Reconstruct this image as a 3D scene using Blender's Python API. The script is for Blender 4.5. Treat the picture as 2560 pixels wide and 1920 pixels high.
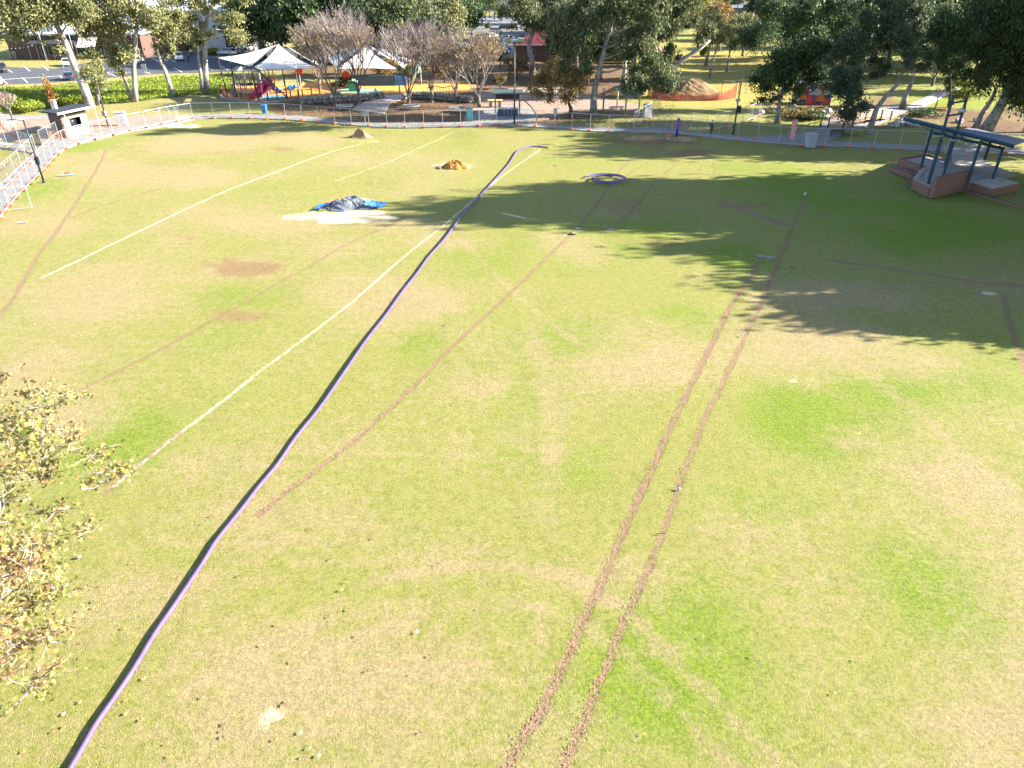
import bpy, math, random
import numpy as np
from mathutils import Vector, Matrix
R=math.radians
scene=bpy.context.scene
for o in list(bpy.data.objects): bpy.data.objects.remove(o)
# ---------------- camera, sky, sun, exposure ----------------
CAMZ=19.0; PITCH=R(30.5); F=1775.0; CX=1280.0; CY=960.0
cam=bpy.data.cameras.new("camera"); cam.sensor_width=36; cam.lens=F/2560*36; cam.clip_end=4000; cam.clip_start=0.1
co=bpy.data.objects.new("camera",cam); scene.collection.objects.link(co); co.location=(0,0,CAMZ)
co.rotation_euler=(R(90)-PITCH,0,0); scene.camera=co
SUN_EL=R(25); SUN_AZ=R(86)      # sun stands to the right (+X)
w=bpy.data.worlds.new("World"); scene.world=w; w.use_nodes=True
nt=w.node_tree; bg=nt.nodes["Background"]; sky=nt.nodes.new("ShaderNodeTexSky"); sky.sky_type='NISHITA'
sky.sun_disc=False; sky.sun_elevation=SUN_EL; sky.sun_rotation=SUN_AZ; sky.air_density=1.0; sky.dust_density=0.6; sky.ozone_density=1.5
nt.links.new(sky.outputs[0],bg.inputs[0]); bg.inputs[1].default_value=0.08
sl=bpy.data.lights.new("sun",'SUN'); sl.energy=5.0; sl.angle=R(0.5); sl.color=(1.0,0.93,0.82)
so=bpy.data.objects.new("sun",sl); scene.collection.objects.link(so)
sd=Vector((math.cos(SUN_EL)*math.cos(R(4)),math.cos(SUN_EL)*math.sin(R(4)),math.sin(SUN_EL)))
so.rotation_euler=sd.to_track_quat('Z','Y').to_euler(); so.location=(80,-5,60)
scene.view_settings.view_transform='Standard'; scene.view_settings.look='None'
scene.view_settings.exposure=2.66; scene.view_settings.gamma=1.0; scene.view_settings.use_curve_mapping=False
# ---------------- helpers ----------------
C=scene.collection
cp,sp=math.cos(PITCH),math.sin(PITCH)
def G(px,py,z=0.0):
    """ground (or height z) point seen at that place of the photograph"""
    a=(py-CY)/F; b=(px-CX)/F
    dz=-(sp+a*cp); dy=cp-a*sp
    t=(z-CAMZ)/dz
    return Vector((b*t,dy*t,z))
def atY(px,py,Y):
    a=(py-CY)/F; b=(px-CX)/F
    t=Y/(cp-a*sp)
    return Vector((b*t,Y,CAMZ-(sp+a*cp)*t))
def H(bx,by,ty,z=0.0):
    p=G(bx,by,z); return atY(bx,ty,p.y).z-z
def ppm(by,z=0):
    p=G(CX,by,z); return F/(p.y*cp+(CAMZ-z)*sp)
def lin(c):
    return tuple(((x/255)/12.92 if x/255<=0.04045 else ((x/255+0.055)/1.055)**2.4) for x in c)
MATS={}
def mat(name,col,rough=0.7,col2=None,scale=3.0,bump=0.0,bscale=None,metal=0.0,spec=0.3,lo=0.35,hi=0.65,detail=4):
    if name in MATS: return MATS[name]
    m=bpy.data.materials.new(name); m.use_nodes=True; n=m.node_tree; b=n.nodes["Principled BSDF"]
    b.inputs["Roughness"].default_value=rough; b.inputs["Metallic"].default_value=metal
    b.inputs["Specular IOR Level"].default_value=spec
    if col2 is None: col2=tuple(c*0.72 for c in col)
    tc=n.nodes.new("ShaderNodeTexCoord")
    nz=n.nodes.new("ShaderNodeTexNoise"); nz.inputs["Scale"].default_value=scale; nz.inputs["Detail"].default_value=detail
    n.links.new(tc.outputs["Object"],nz.inputs["Vector"])
    cr=n.nodes.new("ShaderNodeValToRGB"); cr.color_ramp.elements[0].position=lo; cr.color_ramp.elements[1].position=hi
    cr.color_ramp.elements[0].color=(*col2,1); cr.color_ramp.elements[1].color=(*col,1)
    n.links.new(nz.outputs["Fac"],cr.inputs[0]); n.links.new(cr.outputs[0],b.inputs["Base Color"])
    if bump>0:
        bn=n.nodes.new("ShaderNodeBump"); bn.inputs["Strength"].default_value=bump; bn.inputs["Distance"].default_value=0.05
        n2=n.nodes.new("ShaderNodeTexNoise"); n2.inputs["Scale"].default_value=bscale or scale*4; n2.inputs["Detail"].default_value=3
        n.links.new(tc.outputs["Object"],n2.inputs["Vector"]); n.links.new(n2.outputs["Fac"],bn.inputs["Height"])
        n.links.new(bn.outputs[0],b.inputs["Normal"])
    MATS[name]=m; return m
def brick(name,c1,c2,mortar,scale=1.0):
    if name in MATS: return MATS[name]
    m=bpy.data.materials.new(name); m.use_nodes=True; n=m.node_tree; b=n.nodes["Principled BSDF"]; b.inputs["Roughness"].default_value=0.85
    tc=n.nodes.new("ShaderNodeTexCoord"); sx=n.nodes.new("ShaderNodeSeparateXYZ"); ad=n.nodes.new("ShaderNodeMath"); ad.operation='ADD'
    cb=n.nodes.new("ShaderNodeCombineXYZ"); n.links.new(tc.outputs["Object"],sx.inputs[0])
    n.links.new(sx.outputs[0],ad.inputs[0]); n.links.new(sx.outputs[1],ad.inputs[1])
    n.links.new(ad.outputs[0],cb.inputs[0]); n.links.new(sx.outputs[2],cb.inputs[1])
    bt=n.nodes.new("ShaderNodeTexBrick"); bt.inputs["Scale"].default_value=scale; bt.inputs["Brick Width"].default_value=0.24; bt.inputs["Row Height"].default_value=0.086
    bt.inputs["Mortar Size"].default_value=0.01; bt.inputs["Color1"].default_value=(*c1,1); bt.inputs["Color2"].default_value=(*c2,1); bt.inputs["Mortar"].default_value=(*mortar,1)
    n.links.new(cb.outputs[0],bt.inputs["Vector"]); n.links.new(bt.outputs[0],b.inputs["Base Color"]); MATS[name]=m; return m
def stripes(name,c1,c2,period,axis=0,rough=0.5,metal=0.0,duty=0.5,bump=0.0):
    if name in MATS: return MATS[name]
    m=bpy.data.materials.new(name); m.use_nodes=True; n=m.node_tree; b=n.nodes["Principled BSDF"]; b.inputs["Specular IOR Level"].default_value=.08; b.inputs["Roughness"].default_value=rough; b.inputs["Metallic"].default_value=metal
    tc=n.nodes.new("ShaderNodeTexCoord"); sx=n.nodes.new("ShaderNodeSeparateXYZ"); n.links.new(tc.outputs["Object"],sx.inputs[0])
    d=n.nodes.new("ShaderNodeMath"); d.operation='MULTIPLY'; d.inputs[1].default_value=1/period; n.links.new(sx.outputs[axis],d.inputs[0])
    f=n.nodes.new("ShaderNodeMath"); f.operation='FRACT'; n.links.new(d.outputs[0],f.inputs[0])
    g=n.nodes.new("ShaderNodeMath"); g.operation='GREATER_THAN'; g.inputs[1].default_value=duty; n.links.new(f.outputs[0],g.inputs[0])
    mx=n.nodes.new("ShaderNodeMix"); mx.data_type='RGBA'; mx.inputs[6].default_value=(*c1,1); mx.inputs[7].default_value=(*c2,1)
    n.links.new(g.outputs[0],mx.inputs[0]); n.links.new(mx.outputs[2],b.inputs["Base Color"]); MATS[name]=m; return m
def leafmat(name,cols,trans=0.25,rough=0.6,pos=None):
    if name in MATS: return MATS[name]
    m=bpy.data.materials.new(name); m.use_nodes=True; n=m.node_tree; n.nodes.remove(n.nodes["Principled BSDF"])
    out=n.nodes["Material Output"]; ge=n.nodes.new("ShaderNodeNewGeometry"); cr=n.nodes.new("ShaderNodeValToRGB"); cr.color_ramp.interpolation='LINEAR'
    el=cr.color_ramp.elements
    ps=pos or [i/(len(cols)-1) for i in range(len(cols))]
    el[0].position=ps[0]; el[0].color=(*cols[0],1); el[1].position=ps[-1]; el[1].color=(*cols[-1],1)
    for i in range(1,len(cols)-1):
        e=el.new(ps[i]); e.color=(*cols[i],1)
    # neighbouring leaves share a tone: clump noise plus a value of each leaf
    nz=n.nodes.new("ShaderNodeTexNoise"); nz.inputs["Scale"].default_value=0.55; nz.inputs["Detail"].default_value=2
    tc=n.nodes.new("ShaderNodeTexCoord"); n.links.new(tc.outputs["Object"],nz.inputs["Vector"])
    a1=n.nodes.new("ShaderNodeMapRange"); a1.inputs[1].default_value=0.3; a1.inputs[2].default_value=0.7; n.links.new(nz.outputs["Fac"],a1.inputs[0])
    mx=n.nodes.new("ShaderNodeMix"); mx.inputs[0].default_value=0.55; n.links.new(a1.outputs[0],mx.inputs[2]); n.links.new(ge.outputs["Random Per Island"],mx.inputs[3])
    n.links.new(mx.outputs[0],cr.inputs[0])
    d=n.nodes.new("ShaderNodeBsdfPrincipled"); d.inputs["Roughness"].default_value=rough; d.inputs["Specular IOR Level"].default_value=0.25
    t=n.nodes.new("ShaderNodeBsdfTranslucent"); s=n.nodes.new("ShaderNodeMixShader"); s.inputs[0].default_value=trans
    n.links.new(cr.outputs[0],d.inputs["Base Color"]); n.links.new(cr.outputs[0],t.inputs[0])
    n.links.new(d.outputs[0],s.inputs[1]); n.links.new(t.outputs[0],s.inputs[2]); n.links.new(s.outputs[0],out.inputs[0]); MATS[name]=m; return m

class MB:
    def __init__(s): s.v=[]; s.f=[]; s.m=[]
    def add(s,vs,fs):
        k=len(s.v); s.v+= [tuple(x) for x in vs]; s.f+=[tuple(i+k for i in f) for f in fs]; return s
    def box(s,c,d,rz=0,rx=0,ry=0):
        M=Matrix.Translation(Vector(c))@Matrix.Rotation(rz,4,'Z')@Matrix.Rotation(ry,4,'Y')@Matrix.Rotation(rx,4,'X')
        vs=[M@Vector((x*d[0]/2,y*d[1]/2,z*d[2]/2)) for x in(-1,1) for y in(-1,1) for z in(-1,1)]
        return s.add(vs,[(0,1,3,2),(4,6,7,5),(0,4,5,1),(2,3,7,6),(0,2,6,4),(1,5,7,3)])
    def prism(s,poly,z0,z1):
        n=len(poly); vs=[(p[0],p[1],z0) for p in poly]+[(p[0],p[1],z1) for p in poly]
        return s.add(vs,[tuple(range(n))[::-1],tuple(range(n,2*n))]+[(i,(i+1)%n,n+(i+1)%n,n+i) for i in range(n)])
    def tube(s,pts,r,n=6,cap=True):
        pts=[Vector(p) for p in pts]
        if not isinstance(r,(list,tuple)): r=[r]*len(pts)
        k=len(s.v); up=None
        for i,p in enumerate(pts):
            t=(pts[min(i+1,len(pts)-1)]-pts[max(i-1,0)])
            if t.length<1e-9: t=Vector((0,0,1))
            t.normalize()
            if up is None: up=Vector((0,0,1)) if abs(t.z)<.9 else Vector((1,0,0))
            a=t.cross(up)
            if a.length<1e-4: a=t.cross(Vector((0,1,0)))
            a.normalize(); b=a.cross(t); up=b
            for j in range(n):
                q=2*math.pi*j/n; s.v.append(tuple(p+(a*math.cos(q)+b*math.sin(q))*r[i]))
        for i in range(len(pts)-1):
            for j in range(n): s.f.append((k+i*n+j,k+i*n+(j+1)%n,k+(i+1)*n+(j+1)%n,k+(i+1)*n+j))
        if cap:
            s.f.append(tuple(k+j for j in range(n))[::-1]); e=k+(len(pts)-1)*n; s.f.append(tuple(e+j for j in range(n)))
        return s
    def poly(s,pts): return s.add(pts,[tuple(range(len(pts)))])
    def slab(s,pts,t):
        """quad/poly of points with thickness t straight down"""
        n=len(pts); vs=[tuple(p) for p in pts]+[(p[0],p[1],p[2]-t) for p in pts]
        return s.add(vs,[tuple(range(n)),tuple(range(n,2*n))[::-1]]+[(i,n+i,n+(i+1)%n,(i+1)%n) for i in range(n)])
    def dome(s,c,rx,ry,h,nr=10,na=28,rough=0.12,seed=0,pw=1.0):
        rg=random.Random(seed); ph=[rg.uniform(0,6.28) for _ in range(8)]; k=len(s.v)
        def nz(x,y): return sum(math.sin(x*(1.3+.9*i)+ph[i])*math.cos(y*(1.1+.8*i)+ph[(i+3)%8])/(1+i*.6) for i in range(5))/2.2
        s.v.append((c[0],c[1],c[2]+h*(1+rough*nz(0,0))))
        for i in range(1,nr+1):
            q=i/nr
            for j in range(na):
                a=2*math.pi*j/na; e=1+rough*1.2*nz(math.cos(a)*2,math.sin(a)*2)
                x=math.cos(a)*q*rx*e; y=math.sin(a)*q*ry*e
                z=h*(0.5+0.5*math.cos(math.pi*q))**pw
                if i<nr: z=max(0,z+h*rough*nz(x*2.2/max(rx,.1)*2,y*2.2/max(ry,.1)*2)*(1-q)*1.6+rg.uniform(-1,1)*h*rough*.25)
                else: z=-0.04
                s.v.append((c[0]+x,c[1]+y,c[2]+z))
        for j in range(na): s.f.append((k,k+1+j,k+1+(j+1)%na))
        for i in range(nr-1):
            for j in range(na):
                a=k+1+i*na; b=a+na; s.f.append((a+j,b+j,b+(j+1)%na,a+(j+1)%na))
        return s
    def rock(s,c,r,seed=0,sq=0.7):
        rg=random.Random(seed); k=len(s.v); n1,n2=5,8
        for i in range(n1+1):
            th=math.pi*i/n1
            for j in range(n2):
                a=2*math.pi*j/n2; q=r*rg.uniform(.78,1.15)
                s.v.append((c[0]+q*math.sin(th)*math.cos(a),c[1]+q*math.sin(th)*math.sin(a),c[2]+q*math.cos(th)*sq))
        for i in range(n1):
            for j in range(n2): s.f.append((k+i*n2+j,k+(i+1)*n2+j,k+(i+1)*n2+(j+1)%n2,k+i*n2+(j+1)%n2))
        return s
    def build(s,name,m=None,parent=None,smooth=False,loc=None):
        me=bpy.data.meshes.new(name); me.from_pydata(s.v,[],s.f)
        if m: me.materials.append(m)
        if smooth:
            me.polygons.foreach_set("use_smooth",[True]*len(me.polygons))
        o=bpy.data.objects.new(name,me); C.objects.link(o)
        if parent: o.parent=parent
        if loc is not None: o.location=loc
        return o
def tag(o,label=None,cat=None,group=None,kind=None):
    if label: o['label']=label
    if cat: o['category']=cat
    if group: o['group']=group
    if kind: o['kind']=kind
    return o
def thing(name,label,cat,loc=(0,0,0),rz=0,group=None):
    o=bpy.data.objects.new(name,None); o.empty_display_size=.2; C.objects.link(o); o.location=loc; o.rotation_euler=(0,0,rz)
    return tag(o,label,cat,group)
def copy_tree(o,parent=None):
    c=o.copy(); C.objects.link(c); c.parent=parent
    for ch in list(o.children): copy_tree(ch,c)
    return c
def dup(o,loc,rz=None,label=None,group=None,scale=None):
    c=copy_tree(o); c.location=loc
    if rz is not None: c.rotation_euler=(0,0,rz)
    if label: c['label']=label
    if group: c['group']=group
    if scale is not None: c.scale=scale if isinstance(scale,(tuple,list)) else (scale,)*3
    return c
def struct(name,mb,m,smooth=False):
    return tag(mb.build(name,m,smooth=smooth),kind='structure')

# ---------------- ground: one sheet, fine where the lawn is ----------------
def fade(t): return t*t*(3-2*t)
_rg=np.random.RandomState(7)
_tab=_rg.rand(256,256)
def vnoise(x,y,s):
    x=x/s; y=y/s; xi=np.floor(x).astype(int); yi=np.floor(y).astype(int); fx=fade(x-xi); fy=fade(y-yi)
    g=lambda a,b:_tab[a&255,b&255]
    return (g(xi,yi)*(1-fx)+g(xi+1,yi)*fx)*(1-fy)+(g(xi,yi+1)*(1-fx)+g(xi+1,yi+1)*fx)*fy
def fbm(x,y,s,o=4):
    r=0; a=1; t=0
    for i in range(o): r=r+a*vnoise(x+i*17.3,y+i*9.1,s/2**i); t+=a; a*=.5
    return r/t
def axis(segs):
    out=[]
    for a,b,st in segs: out.append(np.arange(a,b,st))
    out.append(np.array([segs[-1][1]])); return np.concatenate(out)
gx=axis([(-1500,-300,150),(-300,-110,10),(-110,-78,1.0),(-78,78,0.2),(78,110,1.0),(110,300,10),(300,1500,150)])
gy=axis([(-300,-20,20),(-20,6,1.0),(6,116,0.2),(116,200,0.5),(200,320,10),(320,2600,190)])
GX,GY=np.meshgrid(gx,gy); X=GX.ravel(); Y=GY.ravel(); NV=len(X)
def gp(p): q=G(p[0],p[1]); return (q.x,q.y)
def dist_poly(pts,world=False):
    """distance from every ground vertex to a polyline given on the photograph"""
    P=[p if world else gp(p) for p in pts]; D=np.full(NV,1e9)
    for (ax,ay),(bx,by) in zip(P[:-1],P[1:]):
        dx,dy=bx-ax,by-ay; L=dx*dx+dy*dy
        m=(X>min(ax,bx)-3)&(X<max(ax,bx)+3)&(Y>min(ay,by)-3)&(Y<max(ay,by)+3)
        xx,yy=X[m],Y[m]; t=np.clip(((xx-ax)*dx+(yy-ay)*dy)/L,0,1)
        d=np.hypot(xx-ax-t*dx,yy-ay-t*dy); D[m]=np.minimum(D[m],d)
    return D
def line_attr(arr,pts,halfw,strength=1.0,reach=0.55):
    # value: 1 on the centre falling to 0 at 'reach'+halfw ; the shader cuts at 0.5
    reach=min(reach,.36)
    d=dist_poly(pts); v=np.clip(1-(d-halfw+reach)/(2*reach),0,1); v=np.where(v>0,np.clip(v-(1-strength)*.25,0,1),0)
    # centre 1 -> 0.5 exactly at halfw
    np.maximum(arr,v,out=arr)
def blob(arr,px,py,rx,ry,s=1.0,seed=0,rag=0.8):
    c=G(px,py); a=G(px,py-ry).y; b=G(px,py+ry).y; RY=(a-b)/2; RX=rx/ppm(py)
    m=(abs(X-c.x)<RX*2)&(abs(Y-c.y)<RY*2); x=(X[m]-c.x)/RX; y=(Y[m]-(a+b)/2)/RY
    r=np.hypot(x,y)+(fbm(X[m]+seed*31,Y[m]+seed*17,max(1.0,(RX+RY)/3))-.5)*2*rag
    v=np.clip(1.35-r,0,1.2)/1.2; v=fade(v)*s; arr[m]=np.maximum(arr[m],v)
def inpoly(pts,world=False):
    P=[p if world else gp(p) for p in pts]; ins=np.zeros(NV,bool); n=len(P)
    xs=[p[0] for p in P]; ys=[p[1] for p in P]
    m=(X>min(xs))&(X<max(xs))&(Y>min(ys))&(Y<max(ys)); x=X[m]; y=Y[m]; r=np.zeros(len(x),bool)
    for i in range(n):
        x1,y1=P[i]; x2,y2=P[(i+1)%n]
        if abs(y2-y1)<1e-9: continue
        c=((y1>y)!=(y2>y))&(x<(x2-x1)*(y-y1)/(y2-y1)+x1); r^=c
    ins[m]=r; return ins
K=1.15732
def S(*pts): return [(a*K,b*K) for a,b in pts]     # points read at 2212 px width
dry=np.zeros(NV); mud=np.zeros(NV); white=np.zeros(NV); lush=np.zeros(NV); sand=np.zeros(NV); litter=np.zeros(NV); brown=np.zeros(NV); gold=np.zeros(NV)
# trench lines and wheel tracks in the lawn
T1a=S((1085,1675),(1130,1590),(1170,1530),(1215,1440),(1290,1270),(1330,1185),(1372,1090),(1420,985),(1445,925),(1500,815),(1540,735),(1575,665),(1605,620),(1625,590),(1642,562))
T1b=S((1205,1680),(1255,1565),(1300,1460),(1330,1390),(1342,1350),(1395,1240),(1432,1150),(1462,1060),(1490,985),(1520,905),(1555,840),(1590,765),(1625,690),(1650,640),(1672,590),(1690,545),(1720,470),(1745,425))
T2=S((558,1110),(610,1065),(680,1015),(760,955),(830,890),(900,825),(960,763),(1010,715),(1060,670),(1110,622),(1160,575),(1205,530),(1245,495),(1290,440),(1340,362),(1400,308))
T3=[(-20,800),(0,784),(30,745),(60,690),(95,630),(122,600),(150,560),(190,500),(235,430),(262,375)]
T4=S((110,870),(190,830),(260,795),(360,745),(440,700),(520,657),(590,615),(660,578),(740,530),(830,490),(900,455),(940,425))
T4b=[(838,452),(900,430),(980,400),(1040,372),(1100,345),(1130,330)]
T7=S((2170,635),(2180,690),(2192,725),(2205,770),(2220,810))
T5=[(1560,440),(1612,405),(1660,365),(1700,330)]; T6=[(1520,565),(1560,545),(1600,500),(1640,450),(1690,405),(1740,350)]
line_attr(mud,T1a,0.15); line_attr(mud,T1b,0.13); line_attr(mud,T2,0.13); line_attr(mud,T3,0.2,.8); line_attr(mud,T4,0.12,1)
line_attr(sand,T4b,0.10,.8,.3); line_attr(mud,T7,0.14); line_attr(mud,T5,0.14,.8); line_attr(mud,T6,0.14,.9)
line_attr(mud,[(262,375),(300,362),(370,380),(440,395),(520,412),(620,440),(700,452)],0.12,.62)
line_attr(mud,[(170,545),(230,520),(330,490),(400,470)],0.2,.6)
for off in (0,1): line_attr(mud,[(1215+off*30,570),(1330+off*28,685),(1400+off*30,760),(1500+off*34,860)],0.06,.57)
line_attr(mud,[(1742,372),(1762,385),(1755,410),(1742,432)],.12,.8); line_attr(mud,[(1775,370),(1790,385)],.12,.8); line_attr(mud,[(1782,402),(1785,430)],.15,.8)
line_attr(mud,[(1590,690),(1640,745),(1660,770)],0.1,.55)
line_attr(mud,[(1800,500),(1850,520),(1960,560)],0.5,.62); line_attr(mud,[(2080,650),(2300,680),(2440,705),(2560,712)],0.3,.62)
line_attr(mud,[(2100,830),(2450,1000),(2560,1050)],0.06,.5)
# chalk lines
line_attr(white,S((90,597),(150,570),(240,527),(350,475),(430,437),(500,405),(580,377),(650,350),(720,325),(785,308)),0.13,1,.3)
line_attr(white,S((245,1048),(300,1003),(370,947),(430,903),(500,850),(560,800),(620,757),(690,705),(760,652),(830,590),(900,530),(950,492),(1000,450),(1050,408),(1090,375),(1130,347),(1170,320)),0.10,1,.3)
line_attr(mud,S((225,1062),(265,1028),(330,975),(400,925)),0.18,.8)
WL=[(917,468),(1000,482),(1090,498),(1170,510),(1260,532),(1300,541),(1390,556),(1520,566)]
line_attr(white,WL,0.12,.62,.3); line_attr(white,[(1100,500),(1240,522),(1320,534)],0.07,.58,.3); line_attr(white,[(1260,532),(1310,543)],0.22,.9,.4)
line_attr(white,[(1480,960),(1500,955)],0.03,.5,.2)
# patches:  px,py,rx,ry
for i,q in enumerate([(620,670,120,30,1),(440,595,60,14,1),(120,570,150,30,.9),(740,560,200,30,.8),(1080,755,90,40,1),(1090,600,140,20,.8),
    (1200,960,70,30,.9),(1600,935,160,60,.9),(1450,620,160,40,.8),(1150,1130,60,25,.7),(520,355,200,25,.9),(760,350,150,25,.8),(500,440,200,22,.9),
    (330,430,220,30,.7),(100,1060,200,70,.9),(640,1790,110,70,1),(560,1900,60,40,1),(1430,600,110,30,.8),(2010,950,40,22,1),(2110,1090,70,30,.8),(2120,745,180,40,.9),(2150,870,240,70,.7),
    (2450,1830,200,90,.9),(2060,1770,80,60,.8),(2400,1200,160,80,.7),(850,1650,400,120,.8),(350,1500,250,100,.7),(700,1300,260,90,.8),(1000,1750,300,90,.8),(1100,1400,260,60,.8),(900,1100,160,60,.7),(560,1160,220,60,.6),
    (1660,1650,60,40,.6),(1850,1350,160,70,.7),(1000,560,150,25,.9),(1750,690,70,30,.7),(260,760,240,40,.7),(60,920,120,50,1),(1480,1440,240,40,.6),(820,620,140,40,.7)]):
    blob(dry,q[0],q[1],q[2],q[3],q[4],i)
for i,q in enumerate([(605,668,125,28,1),(600,790,90,24,.8),(470,590,60,12,.6),(1050,760,80,30,.45),(120,575,110,18,.4),(1620,352,120,12,1),(1690,385,60,10,1),(1450,470,120,8,.4),(1660,380,200,14,.0),(700,372,60,8,.8),(640,382,70,8,.5),(790,560,80,12,.3),(1840,512,120,10,.8),(1570,525,190,36,.75),(1700,600,160,18,.6),(1820,690,60,14,.3),(520,380,90,10,.5),(380,405,120,8,.4),(860,590,60,12,.4),(1300,590,60,10,.5),(480,588,25,6,.6),(1730,380,60,14,1),(1640,365,40,7,.6),(560,1045,40,14,.5),(1700,355,70,10,.9),(980,455,90,7,.4),(2130,415,90,14,.5)]):
    blob(brown,q[0],q[1],q[2],q[3],q[4],i+50)
for i,q in enumerate([(270,1090,170,90,1),(90,760,110,50,.8),(240,365,140,28,1),(1400,830,150,60,1),(1620,1650,200,180,1),(1990,1040,160,90,1),(1430,1160,150,80,.6),(2350,1480,150,160,.9),(1060,860,70,40,.9),(1000,1220,90,50,.6),(560,735,120,30,.5),
    (1730,800,90,50,.8),(2080,480,300,60,.7),(2350,560,260,60,.8),(1850,640,80,40,.6),(90,470,90,40,.8),(1150,780,80,20,.4),(650,340,120,10,.6),(1600,1000,0.1,.1,0),(1900,1280,140,80,.7),(2200,1000,140,80,.6),(1740,1480,120,90,.7),(560,980,140,50,.5),(1250,1800,120,60,.4)]):
    blob(lush,q[0],q[1],q[2],q[3],q[4],i+90)
for i,q in enumerate([(875,538,140,22,1),(1128,415,58,12,1),(455,315,60,8,.7),(760,540,80,14,.6),(1985,948,26,10,.55),(668,1790,60,42,.55),(580,1905,30,22,.5),(2480,731,26,6,.8),(930,352,70,6,.5),(2160,1085,30,12,.4),(2040,1330,10,6,0),(1625,800,24,10,.4)]):
    blob(sand,q[0],q[1],q[2],q[3],q[4],i+140,.55)
blob(litter,-40,1640,140,110,1,201,.6)
# woodland floor and other ground zones beyond the path
lt=inpoly([(650,262),(760,250),(950,245),(1200,240),(1460,250),(1500,292),(1440,305),(1240,320),(1000,314),(880,306),(760,292),(690,285)])
litter[lt]=np.maximum(litter[lt],0.85*np.clip(.35+fbm(X[lt],Y[lt],5)*1.1,0,1))
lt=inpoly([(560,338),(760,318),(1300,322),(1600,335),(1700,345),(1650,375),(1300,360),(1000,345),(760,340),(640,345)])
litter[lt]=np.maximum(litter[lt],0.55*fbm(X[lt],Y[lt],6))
lt=inpoly([(880,190),(1560,180),(1600,240),(1500,250),(950,246)]); litter[lt]=np.maximum(litter[lt],0.7)
lt=inpoly([(2230,225),(2300,268),(2560,262),(2700,330),(2560,345),(2350,318),(2180,318),(2080,305),(2000,285),(1960,262),(2080,268)]); litter[lt]=np.maximum(litter[lt],0.75*np.clip(.2+fbm(X[lt],Y[lt],6)*1.3,0,1))
lt=inpoly([(700,196),(700,130),(1180,118),(1560,120),(1620,190),(1560,200),(880,200)]); litter[lt]=np.maximum(litter[lt],.62)
yl=inpoly([(1630,120),(2000,120),(2000,270),(1640,262),(1600,240)]); gold[yl]=1.0
yl=inpoly([(-60,150),(160,160),(330,148),(330,135),(-60,140)]); gold[yl]=.6
yl=inpoly([(-60,214),(120,206),(300,192),(420,182),(560,178),(560,190),(420,194),(280,206),(120,222),(-60,232)]); dry[yl]=1.0; gold[yl]=.5
bank=inpoly([(-100,225),(120,218),(300,203),(420,193),(590,186),(575,232),(420,244),(300,258),(120,272),(-100,285)]); lush[bank]=1.0
yl=inpoly([(2290,232),(2700,228),(2700,268),(2300,268)]); lush[yl]=.8; gold[yl]=.2
# overall loose variation, a little drier to the left
base=fbm(X,Y,9.0,5); dry=np.clip(dry*0.85+.06+np.clip((base-.47)*2.6,0,1)*.75+np.clip((-X+5)/140,0,.28),0,1)
lush=np.clip(lush+np.clip((fbm(X+90,Y+40,6.0,4)-.52)*2.5,0,.6)*(dry<.6)+np.clip((X-2)/40,0,.35)*(Y<75)*np.clip((fbm(X,Y+70,8.0,3)-.3)*2.5,0,1),0,1)
def blur(a,k):
    A=a.reshape(len(gy),len(gx)).copy()
    for ax in (0,1):
        for _ in range(2):
            s=np.zeros_like(A)
            for o in range(-k,k+1): s+=np.roll(A,o,ax)
            A=s/(2*k+1)
    return A.ravel()
litter=blur(litter,4); gold=blur(gold,3); lush=blur(lush,4); dry=blur(dry,3)
for L_,w_,s_ in ((S((400,1500),(480,1440),(560,1392),(650,1340),(750,1280),(850,1240),(950,1222),(1060,1222),(1165,1228)),.22,.55),
    (S((520,1450),(600,1395),(700,1340),(820,1310),(950,1295),(1060,1300),(1165,1308),(1172,1380)),.2,.5),(S((560,1560),(640,1470),(700,1420),(800,1360),(900,1330)),.25,.6),
    (S((1180,1230),(1290,1270),(1400,1370),(1520,1480),(1640,1600),(1720,1680)),.3,.6),(S((1170,1310),(1290,1360),(1400,1460),(1500,1560),(1600,1680)),.25,.5),
    (S((1000,520),(1090,610),(1180,690),(1250,740)),.25,.5),(S((1620,640),(1720,700),(1850,790),(2000,900),(2212,1100)),.5,.4),(S((1150,700),(1200,900),(1180,1150)),.5,.4)):
    d_=dist_poly(L_); v_=np.clip(1-d_/(w_*2),0,1)*s_*(.5+fbm(X,Y,1.5,3)); dry=np.clip(dry+v_,0,1.2)
# relief: gentle, always at or below z=0, furrow where there is mud
infield=(Y<117)&(abs(X)<80)
Z=-0.10*fbm(X,Y,7.0,3)-0.02*vnoise(X,Y,.6)
Z-=0.05*np.clip(mud-.5,0,.5)*2
Z=np.where(Y>117,-0.03,Z)
bz=bank|inpoly([(-300,225),(-100,225),(-100,285),(-300,285)]); 
Z=np.where(bz,Z-0.25*fbm(X,Y,2.5,3),Z)
nx,ny=len(gx),len(gy)
me=bpy.data.meshes.new("ground"); me.vertices.add(NV); me.vertices.foreach_set("co",np.stack([X,Y,Z],1).ravel().astype(np.float32))
ii=(np.arange(ny-1)[:,None]*nx+np.arange(nx-1)[None,:]).ravel(); q=np.stack([ii,ii+1,ii+nx+1,ii+nx],1).ravel().astype(np.int32); nf=len(ii)
me.loops.add(nf*4); me.loops.foreach_set("vertex_index",q); me.polygons.add(nf); me.polygons.foreach_set("loop_start",(np.arange(nf)*4).astype(np.int32))
me.polygons.foreach_set("use_smooth",np.ones(nf,bool)); me.update(calc_edges=True)
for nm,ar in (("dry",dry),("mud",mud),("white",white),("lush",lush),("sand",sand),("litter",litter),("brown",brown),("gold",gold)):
    a=me.attributes.new(nm,'FLOAT','POINT'); a.data.foreach_set("value",ar.astype(np.float32))
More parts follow.
